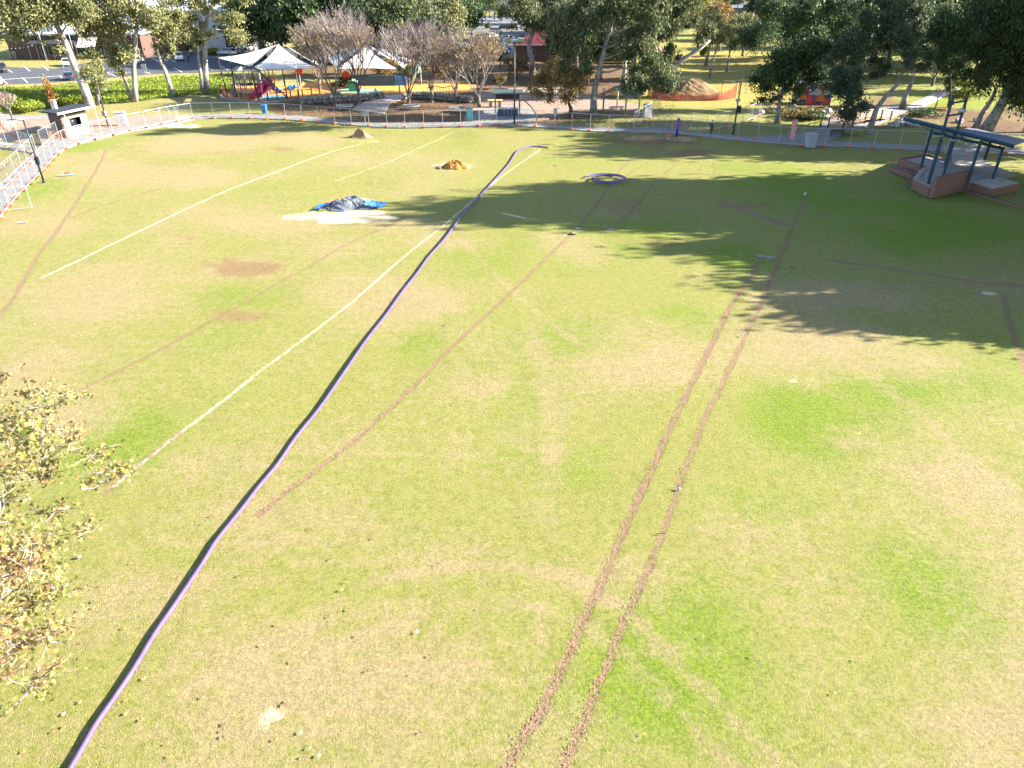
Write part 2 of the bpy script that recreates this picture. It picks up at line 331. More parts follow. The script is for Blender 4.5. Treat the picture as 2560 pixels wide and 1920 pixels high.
ground=bpy.data.objects.new("ground",me); C.objects.link(ground); tag(ground,kind='structure')
def ground_mat():
    m=bpy.data.materials.new("lawn"); m.use_nodes=True; n=m.node_tree; L=n.links; b=n.nodes["Principled BSDF"]
    b.inputs["Roughness"].default_value=0.85; b.inputs["Specular IOR Level"].default_value=0.12
    tc=n.nodes.new("ShaderNodeTexCoord")
    def noise(sc,det=3,vec=None,rough=.55):
        z=n.nodes.new("ShaderNodeTexNoise"); z.inputs["Scale"].default_value=sc; z.inputs["Detail"].default_value=det; z.inputs["Roughness"].default_value=rough
        L.new(vec or tc.outputs["Object"],z.inputs["Vector"]); return z.outputs["Fac"]
    def attr(nm):
        a=n.nodes.new("ShaderNodeAttribute"); a.attribute_name=nm; return a.outputs["Fac"]
    def mth(op,a,bb=None,cl=False):
        q=n.nodes.new("ShaderNodeMath"); q.operation=op; q.use_clamp=cl
        for i,v in enumerate((a,bb)):
            if v is None: continue
            if isinstance(v,(int,float)): q.inputs[i].default_value=v
            else: L.new(v,q.inputs[i])
        return q.outputs[0]
    def rng(v,a,bb,c=0,d=1):
        q=n.nodes.new("ShaderNodeMapRange"); q.inputs[1].default_value=a; q.inputs[2].default_value=bb; q.inputs[3].default_value=c; q.inputs[4].default_value=d; q.clamp=True
        L.new(v,q.inputs[0]); return q.outputs[0]
    def mix(f,a,bb):
        q=n.nodes.new("ShaderNodeMix"); q.data_type='RGBA'
        if isinstance(f,(int,float)): q.inputs[0].default_value=f
        else: L.new(f,q.inputs[0])
        for i,v in ((6,a),(7,bb)):
            if isinstance(v,tuple): q.inputs[i].default_value=(*v,1)
            else: L.new(v,q.inputs[i])
        return q.outputs[2]
    # streaky coordinates, along the wheel direction across the lawn
    mp=n.nodes.new("ShaderNodeMapping"); mp.inputs["Rotation"].default_value=(0,0,R(52)); mp.inputs["Scale"].default_value=(0.16,1.6,1); L.new(tc.outputs["Object"],mp.inputs[0])
    streak=noise(1.1,4,mp.outputs[0])
    big=noise(0.35,4); mid=noise(2.2,4); fine=noise(9,4,rough=.75); tuft=noise(5,6,rough=.85); grit=noise(34,2)
    green=mix(rng(fine,.35,.65),(0.122,0.136,0.025),(0.252,0.241,0.068))
    green=mix(rng(mid,.4,.7,0,.5),green,(0.25,0.225,0.085))
    lushc=mix(rng(fine,.35,.65),(0.075,0.120,0.010),(0.180,0.240,0.018))
    dryc=mix(rng(fine,.35,.65),(0.19,0.145,0.075),(0.345,0.268,0.145))
    brownc=mix(rng(fine,.35,.65),(0.13,0.080,0.040),(0.27,0.18,0.085))
    d=mth('ADD',attr("dry"),mth('MULTIPLY',mth('SUBTRACT',streak,.5),1.1)); d=mth('ADD',d,mth('MULTIPLY',mth('SUBTRACT',tuft,.5),1.7)); d=mth('ADD',d,mth('MULTIPLY',mth('SUBTRACT',mid,.5),1.1)); d=mth('ADD',d,mth('MULTIPLY',mth('SUBTRACT',noise(.9,5,rough=.7),.5),1.0))
    l=mth('ADD',attr("lush"),mth('MULTIPLY',mth('SUBTRACT',streak,.5),1.0)); l=mth('ADD',l,mth('MULTIPLY',mth('SUBTRACT',tuft,.5),1.2))
    col=mix(rng(l,.25,.95,0,.95),green,lushc)
    col=mix(rng(d,.2,1.0,0,.85),col,dryc)
    br=mth('ADD',attr("brown"),mth('MULTIPLY',mth('SUBTRACT',tuft,.5),1.6)); col=mix(rng(br,.35,.9,0,.95),col,brownc)
    go=mix(rng(mid,.3,.7),(0.33,0.235,0.06),(0.25,0.21,0.045)); col=mix(mth('MULTIPLY',attr("gold"),.85),col,go)
    # scattered dark flecks: shade between the tufts painted into the colour
    gap=rng(noise(10,5,rough=.85),.57,.66); col=mix(mth('MULTIPLY',gap,.78),col,(0.045,0.055,0.016))
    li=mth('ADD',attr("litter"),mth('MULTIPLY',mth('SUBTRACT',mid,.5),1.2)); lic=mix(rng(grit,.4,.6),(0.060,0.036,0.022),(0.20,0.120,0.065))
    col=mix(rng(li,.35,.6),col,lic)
    s=mth('ADD',attr("sand"),mth('MULTIPLY',mth('SUBTRACT',tuft,.5),1.1)); s=mth('ADD',s,mth('MULTIPLY',mth('SUBTRACT',mid,.5),.6))
    sc=mix(rng(tuft,.35,.65),(0.42,0.32,0.20),(0.56,0.46,0.32)); col=mix(rng(s,.42,.62),col,sc)
    wob=mth('ADD',mth('MULTIPLY',mth('SUBTRACT',mid,.5),.34),mth('MULTIPLY',mth('SUBTRACT',noise(7,4,rough=.9),.5),1.1))
    mu=mth('ADD',attr("mud"),wob); mf=rng(mu,.47,.57)
    muc=mix(rng(noise(11,4,rough=.7),.35,.65),(0.17,0.095,0.062),(0.34,0.210,0.145)); col=mix(mth('MULTIPLY',mf,.82),col,muc)
    wh=mth('ADD',attr("white"),mth('MULTIPLY',mth('SUBTRACT',tuft,.5),.7)); wf=rng(wh,.46,.62); col=mix(mth('MULTIPLY',wf,.8),col,mix(rng(tuft,.3,.6),(0.36,0.32,0.22),(0.52,0.50,0.42)))
    L.new(col,b.inputs["Base Color"])
    # bump: grass tufts, clods in the mud
    hgt=mth('ADD',mth('MULTIPLY',tuft,.3),mth('MULTIPLY',noise(25,3,rough=.65),1.1))
    clod=mth('MULTIPLY',mf,mth('MULTIPLY',noise(9,3,rough=.7),1.6)); hgt=mth('ADD',hgt,clod); hgt=mth('SUBTRACT',hgt,mth('MULTIPLY',mf,1.1))
    bp=n.nodes.new("ShaderNodeBump"); bp.inputs["Strength"].default_value=0.9; bp.inputs["Distance"].default_value=0.14; L.new(hgt,bp.inputs["Height"]); L.new(bp.outputs[0],b.inputs["Normal"])
    return m
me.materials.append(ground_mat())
# ---------------- materials ----------------
M={}
M['concrete']=mat('path_concrete',(0.195,0.184,0.178),.9,(0.148,0.142,0.14),1.2,.15,30)
M['paving']=mat('plaza_paving',(0.36,0.29,0.25),.85,(0.26,0.20,0.17),1.5,.2,20)
M['gravel']=mat('red_gravel',(0.25,0.175,0.13),.9,(0.18,0.125,0.092),1.6,.3,30)
M['asphalt']=mat('asphalt',(0.065,0.066,0.072),.85,(0.045,0.046,0.052),.6,.2,20)
M['roadmark']=mat('road_paint',(0.7,0.7,0.68),.6)
M['galv']=mat('galvanised_steel',(0.40,0.41,0.42),.5,(0.30,0.31,0.33),5,metal=.35)
M['orange']=mat('orange_plastic',(0.62,0.16,0.05),.6,(0.45,0.10,0.035),8)
M['yellowp']=mat('yellow_plastic',(0.75,0.50,0.10),.6)
M['blackm']=mat('dark_painted_steel',(0.022,0.026,0.032),.45)
M['navy']=mat('blue_grey_painted_steel',(0.035,0.065,0.10),.75,(0.025,0.048,0.075),3,spec=.15)
M['whitem']=mat('white_painted_metal',(0.34,0.34,0.34),.6,(0.28,0.28,0.28),2)
M['greym']=mat('grey_painted_metal',(0.30,0.31,0.33),.5)
M['purple']=mat('lilac_pipe_plastic',(0.095,0.066,0.19),.55,(0.075,0.050,0.155),2.5,spec=.2)
M['purple2']=mat('violet_plastic',(0.055,0.035,0.26),.5,(0.045,0.028,0.2),2.5,spec=.5)
M['timber']=mat('weathered_timber',(0.27,0.19,0.13),.8,(0.17,0.12,0.08),6,.2)
M['lightwood']=mat('pale_timber',(0.50,0.38,0.24),.75,(0.40,0.29,0.18),5)
M['stone']=mat('limestone_blocks',(0.27,0.24,0.20),.9,(0.13,0.115,0.10),2.5,.6,6)
M['rockm']=mat('creek_rock',(0.42,0.39,0.36),.9,(0.16,0.15,0.14),2.0,.7,5)
M['glass']=mat('dark_glass',(0.015,0.018,0.022),.08,(0.01,0.012,0.015),1,spec=.6)
M['tyre']=mat('tyre_rubber',(0.018,0.018,0.019),.8)
M['skin']=mat('skin',(0.50,0.32,0.24),.6,(0.45,0.28,0.20))
M['roofdark']=stripes('dark_corrugated_roof',(0.028,0.031,0.042),(0.04,0.045,0.058),.25,0,.8)
M['roofgrey']=stripes('grey_corrugated_roof',(0.10,0.115,0.15),(0.15,0.165,0.21),.22,0,.5)
M['roofwhite']=stripes('white_corrugated_roof',(0.36,0.38,0.42),(0.46,0.48,0.51),.8,0,.45)
M['roofred']=stripes('maroon_corrugated_roof',(0.075,0.018,0.021),(0.105,0.027,0.029),.5,0,.55)
M['awnred']=stripes('red_and_white_awning',(0.22,0.05,0.04),(0.40,0.34,0.30),.9,0,.6,duty=.55)
M['brick']=brick('red_brick',(0.13,0.040,0.027),(0.09,0.028,0.021),(0.24,0.18,0.15))
M['brickb']=brick('brown_brick',(0.085,0.040,0.025),(0.062,0.030,0.020),(0.11,0.075,0.06))
M['softfall']=mat('orange_softfall',(0.58,0.25,0.055),.85,(0.50,0.20,0.04),.8)
M['softblue']=mat('blue_softfall',(0.11,0.27,0.36),.85)
M['softgreen']=mat('green_softfall',(0.20,0.30,0.22),.85)
M['cream']=mat('cream_render',(0.26,0.215,0.17),.8)
M['whitewall']=mat('white_render',(0.40,0.40,0.41),.8,(0.33,0.33,0.34),.5)
M['sail']=mat('pale_shade_cloth',(0.50,0.47,0.44),.85,(0.46,0.43,0.40),.6)
M['pink']=mat('magenta_slide_plastic',(0.66,0.04,0.20),.35)
M['bluep']=mat('blue_plastic',(0.03,0.16,0.42),.4)
M['redp']=mat('red_plastic',(0.62,0.06,0.04),.5)
M['teal']=mat('teal_paint',(0.10,0.26,0.26),.5)
M['tarp']=mat('blue_tarpaulin',(0.045,0.15,0.36),.5,(0.03,0.10,0.27),3,.3,6)
M['grav']=mat('grey_crushed_gravel',(0.135,0.147,0.17),.9,(0.08,0.088,0.105),5,.9,12)
M['sandp']=mat('orange_sand',(0.34,0.155,0.035),.9,(0.22,0.095,0.022),4,.8,9)
M['dirt']=mat('brown_dirt',(0.30,0.19,0.11),.95,(0.17,0.10,0.055),4,.9,8)
M['netor']=mat('orange_mesh_net',(0.36,0.060,0.035),.8)
def P2(lst): return [tuple(G(x,y))[:2] for x,y in lst]
def sheet(name,pix,z,m,world=False,structure=True):
    pts=pix if world else P2(pix)
    mb=MB(); mb.prism(pts if area(pts)>0 else pts[::-1],z-.12,z); return struct(name,mb,m)
def area(p): return sum(p[i][0]*p[(i+1)%len(p)][1]-p[(i+1)%len(p)][0]*p[i][1] for i in range(len(p)))/2
# ---------------- paths and paved areas ----------------
near=[(-60,640),(0,546),(45,483),(72,461),(101,429),(134,393),(163,373),(199,359),(244,348),(289,337),(335,327),(398,318),(486,299),(542,295),(621,296),(712,299),(750,302),(850,310),(886,314),(950,319),(1012,320.6),(1112,318),(1247,314),(1290,316),(1381,320.6),(1471,328.5),(1600,333),(1700,336),(1786,346),(1899,357),(2012,365),(2150,370),(2245,375),(2400,380),(2560,387),(2700,394)]
far=[(2700,380),(2560,373),(2400,366),(2308,364),(2150,356),(2034,355),(1930,349),(1853,341),(1781,336),(1720,329),(1650,322),(1539,320),(1450,316),(1358,311),(1300,306),(1157,306),(1100,307),(1012,308),(950,308),(886,306),(850,300),(750,290),(680,287),(599,286),(486,288),(400,306),(330,316),(253,328),(200,338),(168,345),(130,350),(101,367),(80,388),(61,409),(30,435),(0,461),(-60,520)]
sheet('path',near+far,0.06,M['concrete'])
sheet('side_path',[(-80,352),(0,355),(60,362),(100,372),(92,385),(60,380),(0,369),(-80,366)],0.055,M['concrete'])
sheet('kiosk_apron',[(-80,300),(20,297),(130,296),(250,295),(330,290),(420,286),(470,288),(400,307),(253,329),(168,346),(130,350),(104,364),(60,358),(0,351),(-80,348)],0.03,M['gravel'])
sheet('upper_path',[(-80,288),(20,290),(130,288),(130,298),(20,301),(-80,303)],0.05,M['concrete'])
sheet('plaza',[(1157,306.5),(1163,290),(1170,282),(1195,262),(1195,242),(1215,228),(1260,222),(1390,214),(1490,240),(1600,262),(1600,282),(1560,288),(1500,278),(1400,286),(1365,300),(1300,306)],0.04,M['gravel'])
sheet('plaza_concrete',[(1170,306),(1172,288),(1200,276),(1290,262),(1330,275),(1345,300),(1300,306)],0.065,M['concrete'])
sheet('playground_walk',[(895,262),(960,238),(1010,236),(1010,246),(975,262),(960,285),(880,275)],0.04,M['paving'])
sheet('playground_surface',[(553,226),(556,238),(575,247),(626,254),(690,252),(745,246),(800,238),(905,236),(1000,234),(1100,228),(1190,224),(1190,212),(1000,208),(800,206),(640,212),(560,218)],0.05,M['softfall'])
sheet('green_softfall',[(840,232),(930,234),(960,226),(900,219),(850,222)],0.058,M['softgreen'])
pp=[]
c=G(682,244)
for i in range(20):
    a=6.2832*i/20; pp.append((c.x+2.5*math.cos(a),c.y+2.6*math.sin(a)))
sheet('blue_softfall',pp,0.062,M['softblue'],True)
sheet('bridge_path',[(1880,343),(1960,338),(2030,330),(2060,308),(2085,296),(2160,280),(2230,262),(2280,272),(2240,290),(2200,310),(2150,320),(2110,330),(2095,345),(2034,356.5),(1930,350)],0.05,M['concrete'])
sheet('park_path',[(2262,268),(2300,272),(2345,250),(2370,235),(2400,222),(2380,216),(2350,226),(2310,245)],0.05,mat('pale_path',(0.48,0.42,0.38),.85))
sheet('car_park',[(-120,152),(25,168),(140,172),(160,165),(260,152),(345,140),(420,133),(545,130),(800,116),(900,150),(700,176),(560,180),(400,184),(200,201),(100,208),(-120,216)],0.02,M['asphalt'])
sheet('rear_car_park',[(802,115),(1000,98),(1100,74),(1500,74),(1400,92),(1290,118),(1290,128),(1130,140),(902,149)],0.03,mat('worn_asphalt',(0.13,0.125,0.12),.9,(0.10,0.10,0.095),.5))
# bay lines of the car park
mb=MB()
for (a,b) in [((20,175),(31,181)),((59,165),(75,178)),((105,163),(121,176)),((147,161),(160,168)),((5,198),(19,210)),((55,194),(69,207)),((103,192),(115,203)),((148,190),(163,201)),((268,152),(283,161)),((268,183),(292,191)),((382,147),(398,155)),((415,144),(440,155)),((365,180),(376,185)),((435,170),(456,181)),((520,170),(532,176)),((551,165),(570,175)),((6,199),(165,189)),((250,181),(330,181))]:
    p=G(*a); q=G(*b); d=(q-p).normalized(); n=Vector((-d.y,d.x,0))*.09
    mb.prism([(v.x,v.y) for v in (p+n,p-n,q-n,q+n)],0.0,0.035)
struct('bay_markings',mb,M['roadmark'])
sheet('back_road',[(1100,72),(1500,72),(1500,34),(1180,38)],0.02,mat('old_asphalt',(0.15,0.15,0.16),.85))
# stage path (concrete apron behind the shelter)
sheet('stage_path',[(2378,372),(2440,374),(2460,402),(2540,440),(2480,452),(2372,430),(2380,400)],0.07,mat('stage_concrete',(0.24,0.215,0.19),.85))
# plates in the lawn
for i,(x,y,sx,sy,lb) in enumerate([(1445,571,.8,.5,'pale drain cover in the tree shadow, left of its twin'),(1525,573,.8,.5,'pale drain cover in the tree shadow, right of its twin'),(1902,640,.9,.55,'left one of two joined concrete pit lids at the head of the wheel tracks'),(1925,643,.9,.55,'right one of two joined concrete pit lids at the head of the wheel tracks')]):
    sx*=.7; sy*=.8; mb=MB(); mb.box((0,0,-.03),(sx,sy,.06)); mb.box((0,0,.004),(sx*.8,sy*.7,.012)); p=G(x,y)
    tag(mb.build('drain_cover',M['concrete'],loc=(p.x,p.y,0.02)),lb,'drain cover','drain covers in the lawn')
# ---------------- lilac pipe ----------------
pipe=S((138,1680),(178,1612),(205,1565),(250,1500),(290,1440),(335,1365),(380,1300),(440,1210),(468,1165),(520,1100),(560,1048),(600,1000),(640,942),(690,880),(740,808),(790,735),(833,680),(870,628),(900,590),(925,555),(952,525),(972,500),(1000,462),(1030,430),(1060,397),(1085,370),(1100,352))+[(1285,388),(1292,378),(1303,371),(1322,366),(1345,365),(1371,368)]
def smooth_path(pts,n=6):
    out=[]
    for i in range(len(pts)-1):
        p0=pts[max(i-1,0)];p1=pts[i];p2=pts[i+1];p3=pts[min(i+2,len(pts)-1)]
        for k in range(n):
            t=k/n; out.append(0.5*((2*p1)+(p2-p0)*t+(2*p0-5*p1+4*p2-p3)*t*t+(3*p1-p0-3*p2+p3)*t**3))
    out.append(pts[-1]); return out
pr=0.076
pts=smooth_path([Vector((G(x,y,.08).x,G(x,y,.08).y,pr-.03)) for x,y in pipe],5)
o=G(*pipe[0]); mb=MB(); mb.tube(pts,pr,12)
tag(mb.build('water_pipe',M['purple'],smooth=True),'long lilac plastic pipe snaking across the whole lawn','pipe')
# coil of the same pipe
cc=G(1529,452); mb=MB(); pts=[]
for i in range(120):
    a=i/120*2*math.pi*2.25+1.2; r=1.62+.10*math.sin(a*.5)+ (0.0 if i<92 else (i-92)/28*1.0)
    pts.append((cc.x-.35+r*math.cos(a),cc.y+r*math.sin(a)*.95,.10+.16*min(1,i/70) if i<92 else .26-.16*(i-92)/28))
mb.tube(pts,.07,8); tag(mb.build('pipe_coil',M['purple'],smooth=True),'violet plastic pipe coiled in a ring on the lawn','pipe coil')
# ---------------- temporary fencing ----------------
PW,PH=2.4,2.1
mbf=MB(); mbf.tube([(0,0,.05),(0,0,PH)],.024,6); mbf.tube([(PW,0,.05),(PW,0,PH)],.024,6); mbf.tube([(0,0,PH-.03),(PW,0,PH-.03)],.024,6); mbf.tube([(0,0,.15),(PW,0,.15)],.022,6)
mbw=MB()
for i in range(1,24): mbw.tube([(i*.1,0,.15),(i*.1,0,PH-.04)],.0028,3,False)
for i in range(1,7): mbw.tube([(0,.004,.15+i*.28),(PW,.004,.15+i*.28)],.0028,3,False)
def feet_mb(x):
    m=MB(); m.box((x,0,.075),(.24,.62,.13)); m.box((x,.14,.15),(.18,.2,.03)); m.box((x,-.14,.15),(.18,.2,.03)); m.tube([(x,0,.1),(x,0,.3)],.035,6); return m
fp=thing('temporary_fence','x','temporary fence',(0,0,-50)); mbf.build('frame',M['galv'],fp); mbw.build('wire_mesh',mat('dull_wire',(0.22,0.23,0.24),.6),fp); feet_mb(0.0).build('foot',M['orange'],fp)
first=[True]
def panel_run(pix,label,group,z=0.0,endfoot=True,ret=False):
    P=[G(x,y,z) for x,y in pix]
    for i in range(len(P)-1):
        a,b=P[i],P[i+1]; d=b-a; L=d.length; n=max(1,round(L/PW)); 
        for k in range(n):
            q=a+d*(k/n); ang=math.atan2(d.y,d.x); sc=((L/n)/PW,1,1)
            if first[0]: o=fp; first[0]=False; o.location=q; o.rotation_euler=(0,0,ang); o.scale=sc; o['label']=label; o['group']=group
            else: o=dup(fp,q,ang,label,group,sc)
            o.location.z=z
g='temporary fence panels round the works'
F1=[(-48,600),(0,548),(23.5,515),(43,495),(60,476),(77,459),(93,442.6),(108.5,427),(120,414),(133,399),(145,386),(164,372),(198,359),(239,348),(284,337),(325,327),(367,319),(405,310),(443,303),(483,296)]
panel_run(F1[:12],'wire fence panel along the lawn edge of the path around the leftmost lamp post',g,.06)
panel_run(F1[11:],'wire fence panel along the curved path in front of the brick kiosk',g,.06)
panel_run([(483,296),(534,295),(580,294.6),(627,295),(668,298),(715,297.5),(756,301),(796,305)],'wire fence panel in front of the playground sails and slides',g,.06)
panel_run([(796,305),(838,309),(879,311.5),(923,314),(968,316.5),(1013,317.6),(1060,318),(1107,317),(1152,316),(1198,315),(1242,312)],'wire fence panel in front of the bare trees and rock walls',g,.06)
panel_run([(1242,312),(1295,312),(1340,315.6),(1385,319),(1429,323),(1475,326),(1521,328.5),(1567,330),(1614,331),(1663,332)],'wire fence panel between the barbecue shelter and the violet marker post',g,.06)
panel_run([(1663,332),(1706.5,336),(1751,340),(1796,345),(1843,350),(1892.5,355),(1946,361),(2003,364),(2061,366),(2122,367)],'wire fence panel between the violet marker post and the footbridge',g,.06)
panel_run([(2122,367),(2182.5,370),(2246,372),(2310,375)],'wire fence panel just left of the stage shelter',g,.06)
panel_run([(2310,375),(2365,383),(2412,390),(2462,388),(2515,382),(2570,385),(2640,390)],'wire fence panel behind the stage shelter',g,.06)
panel_run([(-70,536),(-30,500),(7,475),(26,458),(42,442),(58,425),(72,410),(86,396),(94,383)],'wire fence panel on the far side of the path at the left edge',g,.06)
panel_run([(94,383),(56,373),(20,366),(-40,362)],'wire fence panel running left behind the path beside the map board',g,.05)
panel_run([(4,530),(82,522)],'single wire fence panel crossing the lawn end of the path at the left edge',g,0)
panel_run([(0,310),(48,345),(82,338)],'wire fence panel on the red gravel left of the kiosk',g,.03)
panel_run([(150,348),(128,361),(108,372)],'wire fence panel closing the gap between map board and kiosk',g,.05)
panel_run([(1584,321.7),(1632,323),(1679,324),(1725,326),(1766,331)],'wire fence panel in the back row behind the violet marker post',g,.0)
panel_run([(1786,324),(1820,318),(1856,307),(1879,299),(1897,290),(1925,270),(1950,256)],'wire fence panel in the row climbing towards the dark round tree',g,.0)
panel_run([(1584,321),(1595,312.7),(1610,303.6),(1623,296),(1650,274)],'wire fence panel beside the white cabinet in front of the big eucalyptus',g,.0)
panel_run([(1650,274),(1682,272)],'bright wire fence panel next to the dirt mound with orange netting',g,0)
# dark mesh fence on the yellow grass
mb=MB(); pp=[G(x,y) for x,y in [(1690,228),(1724,227),(1762,230),(1803,237),(1845,236),(1885,232)]]
fr=thing('mesh_fence','dark wire fence with thin posts on the yellow grass behind the mound','fence',pp[0])
for p in pp:
    mb=MB(); q=p-pp[0]; mb.tube([q,q+Vector((0,0,2.3))],.05,5); mb.build('post',M['timber'],fr)
mb=MB()
for a,b in zip(pp[:-1],pp[1:]):
    for z in (.2,.9,1.6,2.25): mb.tube([a-pp[0]+Vector((0,0,z)),b-pp[0]+Vector((0,0,z))],.012,3,False)
    for k in range(8):
        q=a+(b-a)*(k/8)-pp[0]; mb.tube([q,q+Vector((0,0,2.25))],.008,3,False)
mb.build('wire',M['greym'],fr)
# ---------------- lamp posts ----------------
def pole_at(bx,by,ty,name,label,cat,r=.08,m='blackm',group=None,z=0):
    p=G(bx,by,z); h=H(bx,by,ty,z); t=thing(name,label,cat,p,0,group); mb=MB()
    mb.tube([(0,0,0),(0,0,h*.5),(0,0,h)],[r*1.15,r,r*.8],10); mb.tube([(0,0,0),(0,0,.25)],r*1.7,10); mb.build('pole',M[m],t,True); return t,h
t,h=pole_at(110,456,299,'lamp_post','tall dark lamp post standing on the lawn edge at the far left','lamp post',.085)
mb=MB(); mb.tube([(0,0,h-.08),(-.9,.0,h-.02)],.03,6); mb.box((-1.15,0,h-.02),(.7,.26,.07)); mb.build('lamp_head',M['blackm'],t)
mb=MB(); mb.box((.12,-.1,h*.36),(.34,.28,.75)); mb.build('switch_box',M['blackm'],t)
mb=MB(); mb.tube([(0,-.1,h*.5),(-.25,-.35,h*.47),(-.2,-.3,h*.4),(0,-.1,h*.37)],.035,6); mb.build('cable_loop',M['blackm'],t)
t,h=pole_at(271,318,190,'lamp_post','dark lamp post right of the brick kiosk','lamp post',.085)
mb=MB(); mb.box((0,-.14,h*.28),(.45,.3,.6)); mb.build('switch_box',M['greym'],t)
mb=MB(); mb.box((0,-.1,h*.5),(.25,.25,.45)); mb.build('camera_box',M['blackm'],t)
mb=MB(); mb.tube([(0,0,h-.05),(-.8,0,h)],.03,6); mb.box((-1.05,0,h),(.7,.26,.07)); mb.build('lamp_head',M['blackm'],t)
t,h=pole_at(1286,312,107,'floodlight_mast','tallest dark mast with twin floodlights beside the barbecue shelter','light mast',.11)
mb=MB(); mb.tube([(-1.1,0,h),(1.1,0,h)],.05,6); mb.build('crossbar',M['blackm'],t)
for s in (-1,1):
    mb=MB(); mb.box((s*.85,-.1,h+.35),(.95,.16,.55),rx=R(30)); mb.box((s*.85,-.02,h+.33),(.8,.2,.4),rx=R(30)); mb.build('floodlight',mat('lamp_glass_green_grey',(0.22,0.26,0.22),.3),t)
for dz in (.49,.46):
    mb=MB(); mb.box((.06,-.18,h*dz+(.0 if dz>.47 else 0)),(.24,.22,.3)); mb.build('junction_box',M['whitem'],t)
t,h=pole_at(1833,336,204,'lamp_post','dark lamp post with camera left of the round dark tree','lamp post',.09)
mb=MB(); mb.box((-.35,0,h),(.8,.26,.07)); mb.build('lamp_head',M['blackm'],t)
mb=MB(); mb.box((.28,0,h*.49),(.4,.35,.8)); mb.build('switch_box',M['blackm'],t)
mb=MB(); mb.box((-.1,-.15,h*.66),(.5,.4,.3)); mb.tube([(-.1,-.15,h*.66-.1),(-.1,-.15,h*.66-.5)],.14,8); mb.build('camera_dome',M['whitem'],t)
t,h=pole_at(755,289,170,'lamp_post','dark lamp post standing in front of the playground rail, pale top','lamp post',.09)
mb=MB(); mb.box((-.2,0,h+.03),(.7,.4,.1)); mb.tube([(0,0,h),(0,0,h+.2)],.12,6); mb.build('lamp_head',M['whitem'],t)
t,h=pole_at(1251,170,72,'street_lamp','slim black street lamp at the car park behind the floodlight mast','street lamp',.1)
mb=MB(); mb.box((-.5,0,h),(1.4,.3,.1)); mb.build('lamp_head',M['blackm'],t)
for x,y,ty,lb in ((117,152,68,'thin grey lamp pole on the verge before the brown brick building'),(190,150,62,'thin grey lamp pole beside the shopfront awning'),(1211,72,40,'small pale lamp pole on the far road verge'),(2557,330,104,'pale lamp pole at the right edge behind the big leaning trees')):
    t,h=pole_at(x,y,ty,'street_lamp',lb,'street lamp',.07,'greym'); mb=MB(); mb.box((-.4,0,h),(1.0,.25,.08)); mb.build('lamp_head',M['greym'],t)
# string lights
def lights(p,q,sag,n,label):
    m=MB(); pts=[p.lerp(q,i/24)-Vector((0,0,4*sag*(i/24)*(1-i/24))) for i in range(25)]; t=thing('string_lights',label,'string lights',p)
    m.tube([v-p for v in pts],.018,4); m.build('cable',M['blackm'],t)
    for k in range(n):
        s=(k+.5)/n; v=p.lerp(q,s)-Vector((0,0,4*sag*s*(1-s)))-p; b=MB(); b.rock((v.x,v.y,v.z-.14),.11,k); b.build('bulb',M['whitem'],t)
a=G(434,232); q=G(752,289)
lights(atY(425,214,a.y),atY(700,195,G(700,250).y),.5,15,'string of white bulbs from the double eucalyptus to the playground')
lights(atY(0,118,180),atY(112,98,182),.8,11,'string of white bulbs before the brown brick building')
lights(atY(120,312,96),atY(186,297,94),.15,5,'short string of bulbs on the kiosk wall')
# ---------------- kiosk ----------------
def quadbox(mb,pts,z0,z1): mb.prism(pts if area(pts)>0 else pts[::-1],z0,z1)
k1=G(134,335); k2=G(168,347); k3=G(231,331); k4=k1+(k3-k2)
t=thing('kiosk','small brick kiosk with dark sloping roof and open serving window','kiosk',k2)
def L(p): return (p[0]-k2.x,p[1]-k2.y)
ux=(k3-k2).normalized(); uy=(k1-k2).normalized(); W=(k3-k2).length; D_=(k1-k2).length
def kp(u,v,z=0): p=ux*u+uy*v; return (p.x,p.y,z)
mb=MB(); mb.prism([kp(.0,.2)[:2],kp(.25,.2)[:2],kp(.25,D_)[:2],kp(0,D_)[:2]],0,2.9); mb.prism([kp(.25,D_-.2)[:2],kp(W,D_-.2)[:2],kp(W,D_)[:2],kp(.25,D_)[:2]],0,2.9); mb.prism([kp(W-.2,.3)[:2],kp(W,.3)[:2],kp(W,D_-.2)[:2],kp(W-.2,D_-.2)[:2]],0,2.9); mb.build('brick_wall',M['brickb'],t)
mb=MB()
for a,b,z0,z1 in ((.25,W*.3,0,2.7),(W*.3,W*.72,0,1.05),(W*.3,W*.72,2.2,2.7),(W*.72,W-.2,0,2.7)):
    mb.prism([kp(a,.2)[:2],kp(b,.2)[:2],kp(b,.4)[:2],kp(a,.4)[:2]],z0,z1)
mb.build('front_wall',M['cream'],t)
mb=MB(); mb.prism([kp(W*.3,.9)[:2],kp(W*.72,.9)[:2],kp(W*.72,1)[:2],kp(W*.3,1)[:2]],1.05,2.2); mb.build('serving_window',M['glass'],t)
mb=MB(); mb.prism([kp(W*.25,-.05)[:2],kp(W*.75,-.05)[:2],kp(W*.75,.19)[:2],kp(W*.25,.19)[:2]],1.0,1.08); mb.build('counter',M['whitem'],t)
mb=MB(); mb.prism([kp(.35,.14)[:2],kp(W*.24,.14)[:2],kp(W*.24,.19)[:2],kp(.35,.19)[:2]],.1,2.3); mb.build('door',M['whitem'],t)
mb=MB(); mb.prism([kp(W*.8,.14)[:2],kp(W*.98,.14)[:2],kp(W*.98,.19)[:2],kp(W*.8,.19)[:2]],.1,2.3); mb.build('door',M['whitem'],t)
mb=MB(); mb.slab([kp(-.9,-1.3,3.35),kp(W+1.1,-1.3,3.35),kp(W+1.1,D_+.7,2.9),kp(-.9,D_+.7,2.9)],.16); mb.build('roof',M['roofdark'],t)
